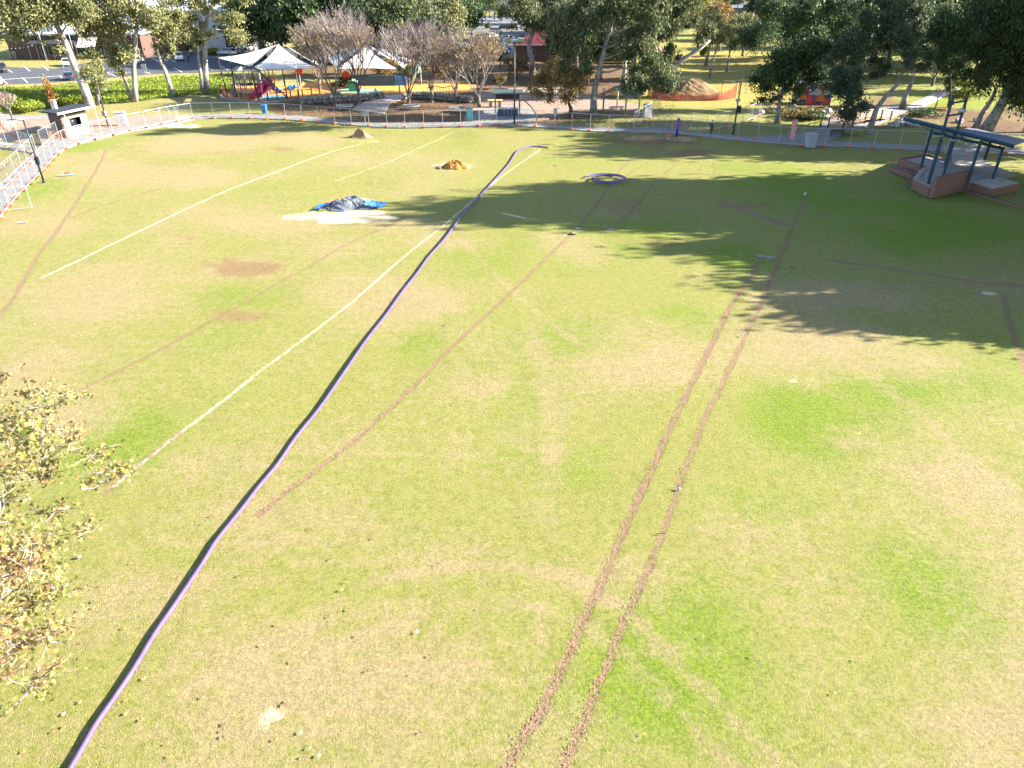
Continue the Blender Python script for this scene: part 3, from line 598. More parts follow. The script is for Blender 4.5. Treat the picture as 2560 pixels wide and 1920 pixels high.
mb=MB(); mb.slab([kp(-.9,-1.34,3.4),kp(W+1.1,-1.34,3.4),kp(W+1.1,-1.30,3.4),kp(-.9,-1.30,3.4)],.26); mb.build('fascia',M['whitem'],t)
for u in (.15,W+.9):
    mb=MB(); q=kp(u,-1.15); mb.tube([(q[0],q[1],0),(q[0],q[1],3.2)],.06,6); mb.build('post',M['lightwood'],t)
mb=MB(); q=kp(1.2,D_-.5); mb.box((q[0],q[1],3.35),(.5,.5,1.5)); mb.build('chimney',mat('red_white_flue',(0.6,0.18,0.14),.7,(0.7,0.6,0.55),1.2),t)
for (x,y,lb,c_,sx,sz) in ((308,314,'white upright electrical cabinet right of the kiosk','whitem',1.2,1.7),(1617,292,'white upright cabinet in front of the big eucalyptus','whitem',1.1,1.6),(12,312,'pale box on the gravel at the left edge','cream',1.6,1.2)):
    p=G(x,y); t=thing('cabinet',lb,'cabinet',p,R(15)); mb=MB(); mb.box((0,0,sz/2+.06),(sx,.7,sz)); mb.box((0,0,.04),(sx+.12,.82,.08)); mb.slab([(-sx/2-.05,-.42,sz+.1),(sx/2+.05,-.42,sz+.1),(sx/2+.05,.42,sz+.14),(-sx/2-.05,.42,sz+.14)],.05); mb.build('housing',M[c_],t)
    mb=MB()
    for s in (-1,1): mb.box((s*sx*.24,-.36,sz*.5+.06),(sx*.44,.02,sz*.85))
    mb.build('door',M[c_],t); mb=MB()
    for i in range(5): mb.box((-sx/2-.012,0,sz*.5+i*.1),(.02,.5,.04))
    mb.build('louvre',M['greym'],t)
p=G(98,371); t=thing('map_board','dark framed map board beside the path left of the kiosk','sign board',p,R(-12))
for s in (-1,1): mb=MB(); mb.tube([(s*.55,0,0),(s*.55,0,2.0)],.05,6); mb.build('post',M['blackm'],t)
mb=MB(); mb.box((0,0,1.2),(1.25,.1,1.5)); mb.build('frame',M['blackm'],t); mb=MB(); mb.box((0,-.06,1.2),(1.0,.02,1.25)); mb.build('map',mat('map_print',(0.45,0.36,0.16),.5,(0.16,0.14,0.08),3),t)
p=G(150,345); t=thing('water_barrier','orange and white plastic barrier lying left of the kiosk door','barrier',p,R(28)); mb=MB(); mb.prism([(-1,-.25),(1,-.25),(1,.25),(-1,.25)],0,.35); mb.prism([(-1,-.12),(1,-.12),(1,.12),(-1,.12)],.35,.9); mb.build('barrier_body',M['orange'],t); mb=MB(); mb.box((1.25,0,.4),(.45,.4,.8)); mb.build('end_block',M['whitem'],t)
# tools on the grass
p=G(168,437); t=thing('tool_pile','small heap of blue and red tools dropped on the lawn at left','tools',p)
mb=MB(); mb.box((.2,-.2,.06),(1.3,.12,.1),rz=R(38)); mb.build('blue_level',M['teal'],t)
mb=MB(); mb.rock((0,.1,.1),.28,3,.5); mb.build('red_bag',M['redp'],t)
mb=MB(); [mb.rock((-.9+.25*i,-.25+.05*i,.04),.1,i,.6) for i in range(5)]; mb.build('yellow_marker',M['yellowp'],t)
for x,y,lb in ((56,557,'small pale offcut of pipe on the lawn near the left edge'),):
    mb=MB(); mb.tube([(-.3,-.1,.05),(.3,.1,.06)],.06,7); tag(mb.build('pipe_offcut',M['whitem'],loc=G(x,y)),lb,'pipe offcut')
# ---------------- piles ----------------
p=G(875,520); t=thing('gravel_pile','grey gravel heap spread on a crumpled blue tarpaulin','gravel pile',p)
mb=MB(); mb.dome((0,.9,0),2.45,1.5,.72,14,44,.34,11,.7); mb.dome((-.9,.35,0),1.5,.9,.55,10,30,.3,5); mb.dome((1.1,.5,0),1.3,.8,.5,10,30,.3,6); mb.build('gravel_heap',M['grav'],t)
rgx=random.Random(4)
for sx,(cx,cy,wx,wy) in ((-1,(-2.4,.15,.65,.75)),(1,(2.25,.75,.85,.8))):
    mb=MB(); N=12; k=len(mb.v)
    for i in range(N+1):
        for j in range(N+1):
            u=i/N*2-1; v=j/N*2-1
            e=1+.12*math.sin(5*v+sx)+.1*math.sin(7*u)
            mb.v.append((cx+u*wx*e+v*.15,cy+v*wy*e,.05+.11*abs(math.sin(u*6+v*3))*(1-.3*abs(v))+.06*rgx.random()+max(0,-sx*u*.3)*1.0))
    for i in range(N):
        for j in range(N): a=k+i*(N+1)+j; mb.f.append((a,a+N+1,a+N+2,a+1))
    mb.build('tarpaulin',M['tarp'],t,True)
for q_ in ([(-2.5,1.4,.1),(-1.7,2.0,.2),(-.8,2.3,.25)],[(.7,2.3,.15),(1.8,1.8,.2)]): mb=MB(); mb.tube(q_,.06,5); mb.build('orange_hose',M['orange'],t)
p=G(1136,423); t=thing('sand_pile','bright orange sand heap on pale spread sand','sand pile',p); mb=MB(); mb.dome((0,.75,0),1.5,1.0,.72,12,36,.3,2,.5); mb.build('sand_heap',M['sandp'],t)
mb=MB(); [mb.rock((-1.6+.2*math.sin(i*3)-i*.04,.2+.12*i,.05),.16,i,.6) for i in range(8)]; mb.build('dark_clod',M['dirt'],t)
p=G(901,345); t=tag(MB().dome((0,.7,0),1.6,.9,.95,12,34,.3,9).build('dirt_pile',M['dirt'],loc=p),'small brown dirt heap near the top of the lawn','dirt pile')
mb=MB(); mb.dome((0,0,0),6.2,3.8,2.7,14,44,.12,4,.55)
p=G(1738,250); tag(mb.build('dirt_mound',mat('mound_dirt',(0.19,0.125,0.062),.95,(0.12,0.078,0.038),3,.8,6),loc=(p.x,p.y+3,0)),'large brown dirt mound behind orange safety netting','dirt mound')
nt_=thing('safety_netting','sagging orange safety netting in front of the large dirt mound','netting',p); 
np_=[(-7.3,3.3),(-6.2,1.2),(-4.2,-.1),(-1.8,-.8),(1.2,-.9),(3.6,-.5),(5.5,.9),(7.2,2.2)]; hh=[1.1,1.5,1.25,1.0,.9,1.3,1.3,2.2]
mb=MB()
for i in range(len(np_)-1):
    a=np_[i]; b=np_[i+1]; n=26
    for k in range(n):
        f=k/n; x=a[0]+(b[0]-a[0])*f; y=a[1]+(b[1]-a[1])*f; h=hh[i]+(hh[i+1]-hh[i])*f-.25*math.sin(math.pi*f)
        mb.box((x,y+.05*math.sin(k),h/2),(.035,.015,h),rz=math.atan2(b[1]-a[1],b[0]-a[0]))
    for r in range(9):
        f=r/8; mb.tube([(a[0],a[1],.05+hh[i]*f),((a[0]+b[0])/2,(a[1]+b[1])/2,.05+((hh[i]+hh[i+1])/2-.25)*f),(b[0],b[1],.05+hh[i+1]*f)],.035,3,False)
mb.build('net',M['netor'],nt_)
for i in range(len(np_)): mb=MB(); mb.tube([(np_[i][0],np_[i][1],0),(np_[i][0],np_[i][1],hh[i]+.2)],.03,5); mb.build('stake',M['timber'],nt_)
for i,(x,y,rx,ry,h,lb) in enumerate([(1610,345,2.6,1.2,.3,'low dark spoil heap on the lawn edge left of the violet post'),(1705,348,1.7,1.3,.3,'low rubble heap on the lawn right of the violet post'),(1690,315,2.2,1.5,.7,'grey spoil heap behind the violet post')]):
    tag(MB().dome((0,0,0),rx,ry,h,10,30,.4,20+i).build('spoil_heap',M['dirt'],loc=G(x,y)),lb,'spoil heap')
# ---------------- posts, bins, boards ----------------
p=G(1691,342); t=thing('marker_post','violet plastic marker post standing upright on the lawn edge','marker post',p); mb=MB(); mb.tube([(0,0,0),(.05,0,2.2)],.16,10); mb.build('post',M['purple2'],t,True); mb=MB(); mb.tube([(.05,0,2.2),(.05,0,2.28)],.18,10); mb.build('cap',M['purple2'],t)
p=G(1671,350); t=thing('pipe_riser','short white riser with a red cap beside the violet post','pipe riser',p); mb=MB(); mb.tube([(0,0,0),(0,0,.45)],.12,8); mb.build('riser',M['whitem'],t); mb=MB(); mb.tube([(0,0,.45),(0,0,.6)],.32,10); mb.build('cap',M['redp'],t)
p=G(1979,351); t=thing('banner_post','tall narrow red and pink chequered barrier board by the path','board',p,R(4)); mb=MB(); mb.box((0,0,1.25),(.62,.16,2.5)); mb.build('board',mat('pink_red_print',(0.62,0.25,0.28),.6,(0.50,0.10,0.13),4,lo=.48,hi=.52),t)
mb=MB()
for i in range(9): mb.box((0,-.084,.25+i*.25),(.58,.006,.05))
for s in (-.14,.14): mb.box((s,-.086,1.25),(.03,.006,2.3))
mb.build('white_line',mat('pale_pink',(0.72,0.5,0.5),.6),t)
def binx(x,y,name,label,cat,m,w=.75,h=1.25,rz=0,lid=True):
    p=G(x,y); t=thing(name,label,cat,p,rz); mb=MB(); mb.add([(-w*.42,-w*.42,.08),(w*.42,-w*.42,.08),(w*.42,w*.42,.08),(-w*.42,w*.42,.08),(-w/2,-w/2,h),(w/2,-w/2,h),(w/2,w/2,h),(-w/2,w/2,h)],[(3,2,1,0),(0,1,5,4),(1,2,6,5),(2,3,7,6),(3,0,4,7),(4,5,6,7)]); mb.build('bin_body',M[m],t)
    if lid: mb=MB(); mb.box((0,0,h+.06),(w*1.08,w*1.08,.12)); mb.box((0,0,h+.14),(w*.7,w*.7,.06)); mb.build('lid',M[m],t)
    return t
binx(2023,369,'rubbish_bin','grey green slatted rubbish bin on the path right of the striped board','bin','greym',1.15,1.55)
t=binx(1174,303,'drinking_station','teal arched bin stand at the corner of the paved plaza','bin stand','teal',.9,1.75); mb=MB(); mb.box((0,-.4,1.0),(.5,.1,.8)); mb.build('panel',mat('teal_print',(0.06,0.42,0.40),.4),t)
binx(662,283,'wheelie_bin','dark blue wheelie bin on the grass below the playground','bin','bluep',.7,1.05)
p=G(364,188); t=thing('park_sign','small white sign on a post at the car park edge','sign',p); mb=MB(); mb.tube([(0,0,0),(0,0,1.5)],.04,5); mb.build('post',M['greym'],t); mb=MB(); mb.box((0,-.05,1.5),(1.0,.05,1.2)); mb.build('panel',M['whitem'],t)
for x,y,lb in ((1298,262,'white notice sign on a post beside the barbecue shelter'),(1508,247,'white notice sign in front of the picnic shelter'),(1388,300,'white notice sign low on the fence before the oak')):
    p=G(x,y); t=thing('notice_sign',lb,'sign',p); mb=MB(); mb.tube([(0,0,0),(0,0,1.3)],.035,5); mb.build('post',M['greym'],t); mb=MB(); mb.box((0,-.04,1.25),(.55,.04,.75)); mb.build('panel',M['whitem'],t)
p=G(1528,318); t=thing('warning_sign','small yellow sign hung on the fence behind the lawn','sign',p); mb=MB(); mb.box((0,0,.35),(.85,.04,.45)); mb.build('panel',M['yellowp'],t); mb=MB(); mb.tube([(0,.05,0),(0,.05,.5)],.03,5); mb.build('post',M['greym'],t)
for x,y,g_ in ((397,282,0),(424,273,1),(445,281,2),(914,291,3)):
    p=G(x,y+18 if g_<3 else y+23); t=thing('fence_notice',['white notice plate hung low near the left end of the curved fence','larger white notice plate hung on the curved fence','tilted white notice plate beyond the fence corner','white notice plate on the fence before the bare trees'][g_],'notice',p); mb=MB(); mb.box((0,-.04,1.5),(.75,.03,.45)); mb.build('panel',M['whitem'],t); mb=MB(); mb.tube([(0,0,0),(0,0,1.7)],.02,4); mb.build('post',M['galv'],t)
# curved handrail
p=G(1300,280); q=G(1342,303); d=q-p; t=thing('handrail','dark curved handrail arching down beside the barbecue shelter','handrail',p); mb=MB(); mb.tube([(0,0,1.7),(d.x*.3,d.y*.3,1.9),(d.x*.7,d.y*.7,1.5),(d.x,d.y,.7),(d.x,d.y,0)],.07,6); mb.build('rail',M['blackm'],t,True); mb=MB(); mb.tube([(0,0,0),(0,0,1.7)],.05,6); mb.build('post',M['blackm'],t)
# rails (low table like bars)
p=G(1383,305); t=thing('park_bench','dark narrow bench behind the fence left of the oak','bench',p); mb=MB(); mb.box((0,0,.72),(2.0,.4,.07)); mb.build('seat',M['blackm'],t)
for s in (-.9,.9): mb=MB(); mb.box((s,0,.35),(.06,.35,.7)); mb.build('leg',M['galv'],t)
# round benches
def round_bench(x,y,lb):
    p=G(x,y); t=thing('round_bench',lb,'bench',p,0,'round white rimmed benches under the bare trees'); mb=MB(); n=24; r=1.25
    mb.prism([(r*math.cos(6.2832*i/n),r*.9*math.sin(6.2832*i/n)) for i in range(n)],.55,.63); mb.build('seat',mat('dark_bench_top',(0.12,0.10,0.10),.7),t)
    mb=MB(); mb.tube([(r*1.01*math.cos(6.2832*i/n),r*.91*math.sin(6.2832*i/n),.59) for i in range(n+1)],.06,5); mb.build('rim',M['galv'],t)
    for s in (-.7,.7): mb=MB(); mb.tube([(s,-.2,0),(s,-.2,.56)],.06,6); mb.build('leg',M['galv'],t)
round_bench(863,274,'round white rimmed bench below the leftmost bare tree'); round_bench(1029,274,'round white rimmed bench in the middle of the leaf litter'); round_bench(1144,279,'round white rimmed bench left of the teal bin stand'); round_bench(1252,232,'round bench beyond the barbecue shelter')
# ---------------- barbecue shelter ----------------
p=G(1270,280); t=thing('barbecue_shelter','small dark flat roofed barbecue shelter with brown posts','shelter',p)
mb=MB(); mb.slab([(-2.4,-1.6,2.85),(2.2,-1.6,2.85),(2.2,1.5,3.0),(-2.4,1.5,3.0)],.14); mb.build('roof',mat('green_black_roof',(0.05,0.065,0.06),.5),t)
for x in (-1.9,1.7):
    for y in (-1.2,1.2): mb=MB(); mb.box((x,y,1.4),(.16,.16,2.8)); mb.build('post',M['timber'],t)
mb=MB(); mb.box((-.1,1.2,2.2),(3.6,.06,1.1)); mb.build('screen',mat('dark_screen',(0.05,0.035,0.03),.7),t)
p=G(1270,290); t=thing('barbecue','double barbecue unit with dark sides and steel top under the shelter','barbecue',p); mb=MB(); mb.box((0,.1,.5),(3.0,.95,.98)); mb.build('cabinet',M['navy'],t); mb=MB()
for s in (-.55,.0,.55): mb.box((s,-.39,.5),(.06,.03,.9))
mb.build('trim',M['whitem'],t); mb=MB(); mb.box((-.7,.1,1.06),(1.3,1.0,.1)); mb.box((.8,.1,1.06),(1.2,1.0,.1)); mb.build('hotplate',M['galv'],t)
p=G(1238,268); t=thing('serving_table','yellow topped table with pale legs behind the barbecue','table',p); mb=MB(); mb.box((0,0,1.0),(2.3,1.1,.14)); mb.build('tabletop',mat('yellow_timber',(0.55,0.36,0.12),.7),t)
for s in (-.7,.7): mb=MB(); mb.box((s,0,.47),(.45,.8,.92)); mb.build('leg',M['cream'],t)
# ---------------- picnic shelter ----------------
p=G(1552,282); t=thing('picnic_shelter','green gabled picnic shelter on wooden posts beside the big eucalyptus','shelter',p,R(-38))
mb=MB(); mb.slab([(-2.4,-2.6,2.6),(-2.4,2.6,2.6),(0,2.6,4.0),(0,-2.6,4.0)][::-1],.1); mb.slab([(0,-2.6,4.0),(0,2.6,4.0),(2.4,2.6,2.6),(2.4,-2.6,2.6)][::-1],.1); mb.build('roof',mat('olive_roof',(0.22,0.25,0.18),.6,(0.17,0.20,0.14),2),t)
for x in (-1.9,1.9):
    for y in (-2,2): mb=MB(); mb.box((x,y,1.35),(.17,.17,2.7)); mb.build('post',M['timber' if y<0 else 'lightwood'],t)
p=G(1541,280); t=thing('picnic_table','pale timber picnic table with benches under the gabled shelter','table',p,R(10)); mb=MB(); mb.box((0,0,.75),(2.2,.8,.06)); mb.build('tabletop',M['lightwood'],t)
for s in (-1,1): mb=MB(); mb.box((0,s*.75,.45),(2.2,.3,.05)); mb.build('seat',M['lightwood'],t); mb=MB(); mb.box((s*.8,0,.37),(.1,1.3,.08)); mb.box((s*.8,.25,.36),(.1,.08,.72)); mb.box((s*.8,-.25,.36),(.1,.08,.72)); mb.build('leg',M['greym'],t)
# ---------------- rock walls ----------------
def rockwall(pix,label,h=1.0,seed=0,m='stone',r=.55):
    P=[G(x,y) for x,y in pix]; rg=random.Random(seed); mb=MB(); o=P[0]
    for a,b in zip(P[:-1],P[1:]):
        n=max(1,int((b-a).length/(r*1.35)))
        for k in range(n):
            q=a.lerp(b,(k+.5)/n)-o
            for lv in range(max(1,int(h/.55))): mb.rock((q.x+rg.uniform(-.12,.12),q.y+rg.uniform(-.2,.2),.25+lv*.5),r*rg.uniform(.8,1.15),rg.random(),.62)
    return tag(mb.build('rock_wall',M[m],loc=o),label,'rock wall')
rockwall([(760,258),(820,257),(880,253),(935,250),(962,244)],'low limestone wall curving under the left bare trees',1.4,1); rockwall([(1006,250),(1040,246),(1085,247),(1130,252),(1180,257)],'low limestone wall right of the brick walk, partly dark',1.3,2)
rockwall([(755,262),(768,252),(790,246),(850,238)],'pale stone kerb wall climbing from the playground rail',.7,3,r=.5)
p=G(558,247)
c_=[(552,238),(556,246),(575,251),(600,255),(640,258),(690,257),(740,251),(765,247)]
mb=MB(); P=[G(x,y) for x,y in c_]; mb.tube([Vector((v.x,v.y,.12)) for v in smooth_path(P,4)],.28,6); tag(mb.build('stone_kerb',M['concrete'],smooth=True),'pale concrete kerb round the near edge of the playground','kerb')
rg=random.Random(5)
for i in range(26):
    x,y=rg.choice([(1930+rg.uniform(-30,60),275+rg.uniform(-8,14)),(2020+rg.uniform(-40,60),285+rg.uniform(-12,12)),(2240+rg.uniform(-10,55),310+rg.uniform(-5,7)),(2330+rg.uniform(-40,140),300+rg.uniform(-12,10))])
    tag(MB().rock((0,0,.2),rg.uniform(.35,.8),i,.6).build('boulder',M['rockm'],loc=G(x,y)),'grey boulder among the rocks along the creek bank','boulder','boulders along the creek')
# ---------------- footbridge ----------------
for k,(pa,pb,lb) in enumerate([([(2045,318),(2062,326)],0,0)]): pass
t=thing('footbridge','small timber footbridge with pale handrails over the creek','bridge',G(2120,325))
o=G(2120,325)
def rail(pix):
    P=[G(x,y)-o for x,y in pix]; n=len(P); z=[.15+.55*math.sin(math.pi*i/(n-1)) for i in range(n)]
    m=MB(); m.tube([(p.x,p.y,z[i]+1.15) for i,p in enumerate(P)],.07,5); m.build('handrail',M['lightwood'],t,True)
    m=MB()
    for q in (.35,.75): m.tube([(p.x,p.y,z[i]+q) for i,p in enumerate(P)],.03,4)
    m.build('rail_bar',M['lightwood'],t)
    for i,p in enumerate(P): m=MB(); m.box((p.x,p.y,z[i]*.5+.55),(.14,.14,1.15+z[i])); m.build('post',M['blackm'],t)
rail([(2050,318),(2068,326),(2093,308),(2125,298),(2160,288)]); rail([(2105,330),(2130,318),(2160,310),(2200,304),(2225,300)])
mb=MB(); PL=[G(x,y)-o for x,y in [(2060,322),(2093,306),(2125,296),(2158,286)]]; PR=[G(x,y)-o for x,y in [(2105,330),(2130,318),(2165,309),(2222,300)]]
zz=[.12,.45,.6,.3]
for i in range(3): mb.slab([(PL[i].x,PL[i].y,zz[i]),(PR[i].x,PR[i].y,zz[i]),(PR[i+1].x,PR[i+1].y,zz[i+1]),(PL[i+1].x,PL[i+1].y,zz[i+1])],.1)
mb.build('deck',M['timber'],t)
p=G(2092,343); t=thing('park_bench','dark slatted bench facing the path beside the footbridge','bench',p,R(-12))
mb=MB(); [mb.box((0,-.2+i*.13,.46),(1.6,.1,.04)) for i in range(4)]; mb.build('seat',M['blackm'],t); mb=MB(); [mb.box((0,.28,.6+i*.13),(1.6,.04,.1)) for i in range(3)]; mb.build('backrest',M['blackm'],t)
for s in (-.75,.75): mb=MB(); mb.box((s,0,.23),(.06,.5,.46)); mb.box((s,.28,.65),(.06,.06,.5)); mb.box((s,0,.68),(.06,.55,.05)); mb.build('leg',M['blackm'],t)
# mural container
p=G(2030,262); t=thing('mural_shed','small shed with dark roof and a red, blue and orange painted side','shed',p,R(-8)); mb=MB(); mb.box((0,1.2,1.5),(5.4,2.6,3.0)); mb.build('shed_body',mat('mural_paint',(0.42,0.07,0.06),.6,(0.02,0.04,0.14),.55,lo=.45,hi=.55),t)
mb=MB(); mb.box((0,1.2,3.07),(5.8,3.0,.14)); mb.build('roof',M['roofdark'],t)
for cx,cz,c_,w_ in ((-1.6,1.4,'orange',.7),(1.1,1.2,'orange',.8),(.3,2.1,'whitem',1.0),(1.9,2.2,'sail',.8),(-.6,.7,'redp',.8)):
    mb=MB(); mb.add([(cx-w_,-.13,cz-.6),(cx+w_,-.13,cz-.7),(cx+w_*.2,-.13,cz+.75),(cx-w_,-.105,cz-.6),(cx+w_,-.105,cz-.7),(cx+w_*.2,-.105,cz+.75)],[(0,1,2),(5,4,3),(0,3,4,1),(1,4,5,2),(2,5,3,0)]); mb.build('painted_shape',M[c_],t)
# ---------------- stage shelter ----------------
o=G(2360,440); t=thing('stage_shelter','steel stage shelter with brick walls and long sloping roof beam at the right edge','shelter',o)
def lg(x,y,z=0): p=G(x,y,z)-o; return (p.x,p.y)
ZS=.85
mb=MB(); fl=[lg(2326,492),lg(2284,470),lg(2307,442),lg(2247,420),lg(2314,409),lg(2360,424),lg(2440,425,ZS),lg(2481,445,ZS),lg(2416,457,ZS),lg(2411,474)]
mb.prism(fl if area(fl)>0 else fl[::-1],0.02,ZS); mb.build('stage_floor',mat('stage_floor_concrete',(0.24,0.21,0.185),.85,(0.18,0.16,0.14),1.5),t)
def wall(a,b,h,th,z0=0,name='brick_wall',m='brick'):
    a=Vector((*a,0)); b=Vector((*b,0)); d=(b-a).normalized(); n=Vector((-d.y,d.x,0))*th/2
    q=[(v.x,v.y) for v in (a+n,a-n,b-n,b+n)]; mb=MB(); mb.prism(q if area(q)>0 else q[::-1],z0,h); return mb.build(name,M[m],t)
wall(lg(2325,495),lg(2413,476),1.95,.4)
wall(lg(2281,471),lg(2322,493),.95,.45)
wall(lg(2281,471),lg(2306,440),.95,.45)
wall(lg(2243,420),lg(2306,441),1.02,.4); wall(lg(2243,420),lg(2314,408),1.02,.3); wall(lg(2316,408),lg(2360,424),1.02,.3)
wall(lg(2231,427),lg(2287,449),.48,.9,name='step')
wall(lg(2287,452),lg(2281,468),.48,.9,name='step')
rb=[lg(2414,474),lg(2481,459),lg(2544,478),lg(2474,493)]
mb=MB(); mb.prism(rb if area(rb)>0 else rb[::-1],0,.78); mb.build('brick_plinth',M['brick'],t)
cx_=sum(p[0] for p in rb)/4; cy_=sum(p[1] for p in rb)/4; r2=[(cx_+(p[0]-cx_)*.93,cy_+(p[1]-cy_)*.93) for p in rb]
mb=MB(); mb.prism(r2 if area(r2)>0 else r2[::-1],.79,.84); mb.build('plinth_top',mat('pale_slab',(0.36,0.31,0.27),.8),t)
k0=G(2408,476); q=G(2600,533); d=(q-k0).normalized(); n=Vector((-d.y,d.x,0))*.18
tag(MB().prism([(v.x,v.y) for v in (k0-n,q-n,q+n,k0+n)],-.05,.14).build('brick_kerb',M['brick']),'low red brick kerb running from the stage to the right edge','kerb')
# posts: base px (on the stage), top py
def post(bx,by,ty,z=ZS,r=.1,name='post',tx=None):
    p=G(bx,by,z); top=atY(bx if tx is None else tx,ty,p.y); mb=MB(); a=p-o; mb.box((a.x,a.y,(z+top.z)/2),(r*2,r*2,top.z-z)); mb.build(name,M['navy'],t); return top
tA=post(2300.7,423.5,322); tB=post(2321,459,350); tC=post(2362,413,330); tE=post(2418,458,352); tF=post(2481.6,447,368); tG=post(2461,400,350)
hp1=post(2322,448,236,ZS,.09,'tall_post'); hp2=post(2358,439,242,ZS,.09,'tall_post')
P1=G(2322,448,ZS); P2_=G(2358,439,ZS)
for ty in (258,290):
    a=atY(2322,ty,P1.y); zt=a.z; mb=MB(); mb.tube([(P1.x-o.x,P1.y-o.y,zt),(P2_.x-o.x,P2_.y-o.y,zt)],.09,6); mb.build('crossbar',M['navy'],t)
mb=MB(); mb.rock((P2_.x-o.x-.1,P2_.y-o.y,zt+.25),.38,3,.6); mb.build('dome_light',M['whitem'],t)
# roof frame: the front beam falls to the right (seen), placed just above the front posts
def rz(x,y,Y): v=atY(x,y,Y)-o; return v
bl=rz(2258,297,tA.y-.6); br_=rz(2535,366,tF.y-1.0)
mb=MB(); mb.tube([bl,br_],.17,4); mb.build('beam',M['navy'],t)
bl2=rz(2332,331,tB.y+1.5); br2=rz(2506,371,tF.y+.8)
mb=MB(); mb.tube([bl2,br2],.13,4); mb.build('beam',M['navy'],t)
f1=bl.lerp(br_,.50)+Vector((0,0,.12)); f2=br_+Vector((0,0,.12)); b1=rz(2422,318,tG.y+3.4); b2=rz(2572,350,tF.y+4.6)
mb=MB(); mb.slab([f1,f2,b2,b1],.07); mb.build('roof_sheet',M['roofgrey'],t)
f0=bl+Vector((0,0,.1)); 
mb=MB(); mb.slab([bl+Vector((0,0,.2)),f1+Vector((0,0,.06)),f1+Vector((0,.55,.1)),bl+Vector((0,.55,.24))],.05); mb.build('roof_edge',M['roofgrey'],t)
for s in (.08,.32,.55): 
    v=bl2.lerp(br2,s); mb=MB(); mb.box((v.x,v.y-.1,v.z-.2),(.9,.2,.14),rz=.2); mb.build('lamp_fitting',M['greym'],t)
for s in (.1,.3,.5,.7,.9):
    v=bl.lerp(br_,s); w_=bl2.lerp(br2,min(1,max(0,s*1.15-.1))); mb=MB(); mb.tube([v,w_],.06,4); mb.build('rafter',M['navy'],t)
# ---------------- playground ----------------
def rd(x,y,z=0): return G(x,y,z)
rails=[(553,228),(555,240),(571,246),(587,250),(605,253),(626,254.5),(648,255),(671,254),(694.5,252),(728,248),(747,246)]
o=G(626,254); t=thing('playground_rail','dark brown picket rail curving round the near side of the playground','rail fence',o)
P=[G(x,y)-o for x,y in rails]
for i,p in enumerate(P): mb=MB(); mb.box((p.x,p.y,.68),(.17,.17,1.36)); mb.build('post',mat('rail_brown',(0.13,0.05,0.035),.6),t)
for a,b in zip(P[:-1],P[1:]):
    mb=MB(); L=(b-a).length; n=int(L/.16)
    for z in (.2,1.15): mb.tube([a+Vector((0,0,z)),b+Vector((0,0,z))],.035,4)
    for k in range(1,n): q=a.lerp(b,k/n); mb.tube([q+Vector((0,0,.2)),q+Vector((0,0,1.15))],.016,4,False)
    mb.build('picket_panel',MATS['rail_brown'],t)
o=G(790,240); t=thing('playground_rail','straight dark picket rail running right behind the leafy tree','rail fence',o); P=[G(x,y)-o for x,y in [(757,244),(780,240),(800,237),(830,234)]]
for i,p in enumerate(P): mb=MB(); mb.box((p.x,p.y,.68),(.16,.16,1.36)); mb.build('post',MATS['rail_brown'],t)
for a,b in zip(P[:-1],P[1:]):
    mb=MB(); n=int((b-a).length/.18)
    for z in (.2,1.15): mb.tube([a+Vector((0,0,z)),b+Vector((0,0,z))],.035,4)
    for k in range(1,n): q=a.lerp(b,k/n); mb.tube([q+Vector((0,0,.2)),q+Vector((0,0,1.15))],.016,4,False)
    mb.build('picket_panel',MATS['rail_brown'],t)
# shade sails: each a doubly curved sheet between corners
def sail(corners,label,sagz=.8,inn=.13,m='sail',poles=()):
    """corners: list of 3 or 4 world points"""
    o=Vector((corners[0].x,corners[0].y,0)); t=thing('shade_sail',label,'shade sail',o); cs=[c-o for c in corners]; N=14; mb=MB(); k={}
    cen=sum(cs,Vector())/len(cs)
    if len(cs)==3: cs=cs+[cs[2]]
    A,B,C_,D=cs
    for i in range(N+1):
        for j in range(N+1):
            u=i/N; v=j/N; p=(A*(1-u)+B*u)*(1-v)+(D*(1-u)+C_*u)*v
            e=max(4*u*(1-u)*(1-4*v*(1-v)),0)+max(4*v*(1-v)*(1-4*u*(1-u)),0)
            p=p+(cen-p)*inn*min(e,1)*1.3; p.z-=sagz*(4*u*(1-u))*(4*v*(1-v))*.5+sagz*.25*min(e,1)
            k[i,j]=len(mb.v); mb.v.append(tuple(p))
    for i in range(N):
        for j in range(N): mb.f.append((k[i,j],k[i+1,j],k[i+1,j+1],k[i,j+1]))
    nv=len(mb.v); mb.v+=[(v[0],v[1],v[2]-.03) for v in mb.v]; mb.f+=[tuple(x+nv for x in f[::-1]) for f in mb.f]
    mb.build('cloth',M[m],t,True)
    for c,(bx,by) in poles:
        b=G(bx,by)-o; mb=MB(); mb.tube([(b.x,b.y,0),(c-o)+Vector((0,0,.2))],[.12,.09],8); mb.build('mast',M['blackm'],t)
    return t
pL=G(568,236); tipL=atY(544,145,pL.y+.5)
pk=atY(696,110,131); lowA=atY(626,166,121); lowB=atY(634,168,120.5); r1=atY(704,173,118); r2_=atY(790,168,122); back1=atY(640,150,139)
backR=atY(800,158,139)
sail([tipL,lowA,pk],'left pale shade sail rising from its left mast to the shared peak',.7,.10,poles=[(tipL,(568,236)),(lowA,(648,256)),(pk,(712,216))])
sail([lowB,r1,r2_,pk],'bright right shade sail falling from the shared peak to the leafy tree',.9,.08,poles=[(lowB+Vector((0,0,-.05)),(722,247))])
sail([pk+Vector((.3,.8,.1)),r2_+Vector((.3,.6,.2)),backR],'narrow rear shade sail strip behind the shared peak',.5,.10)
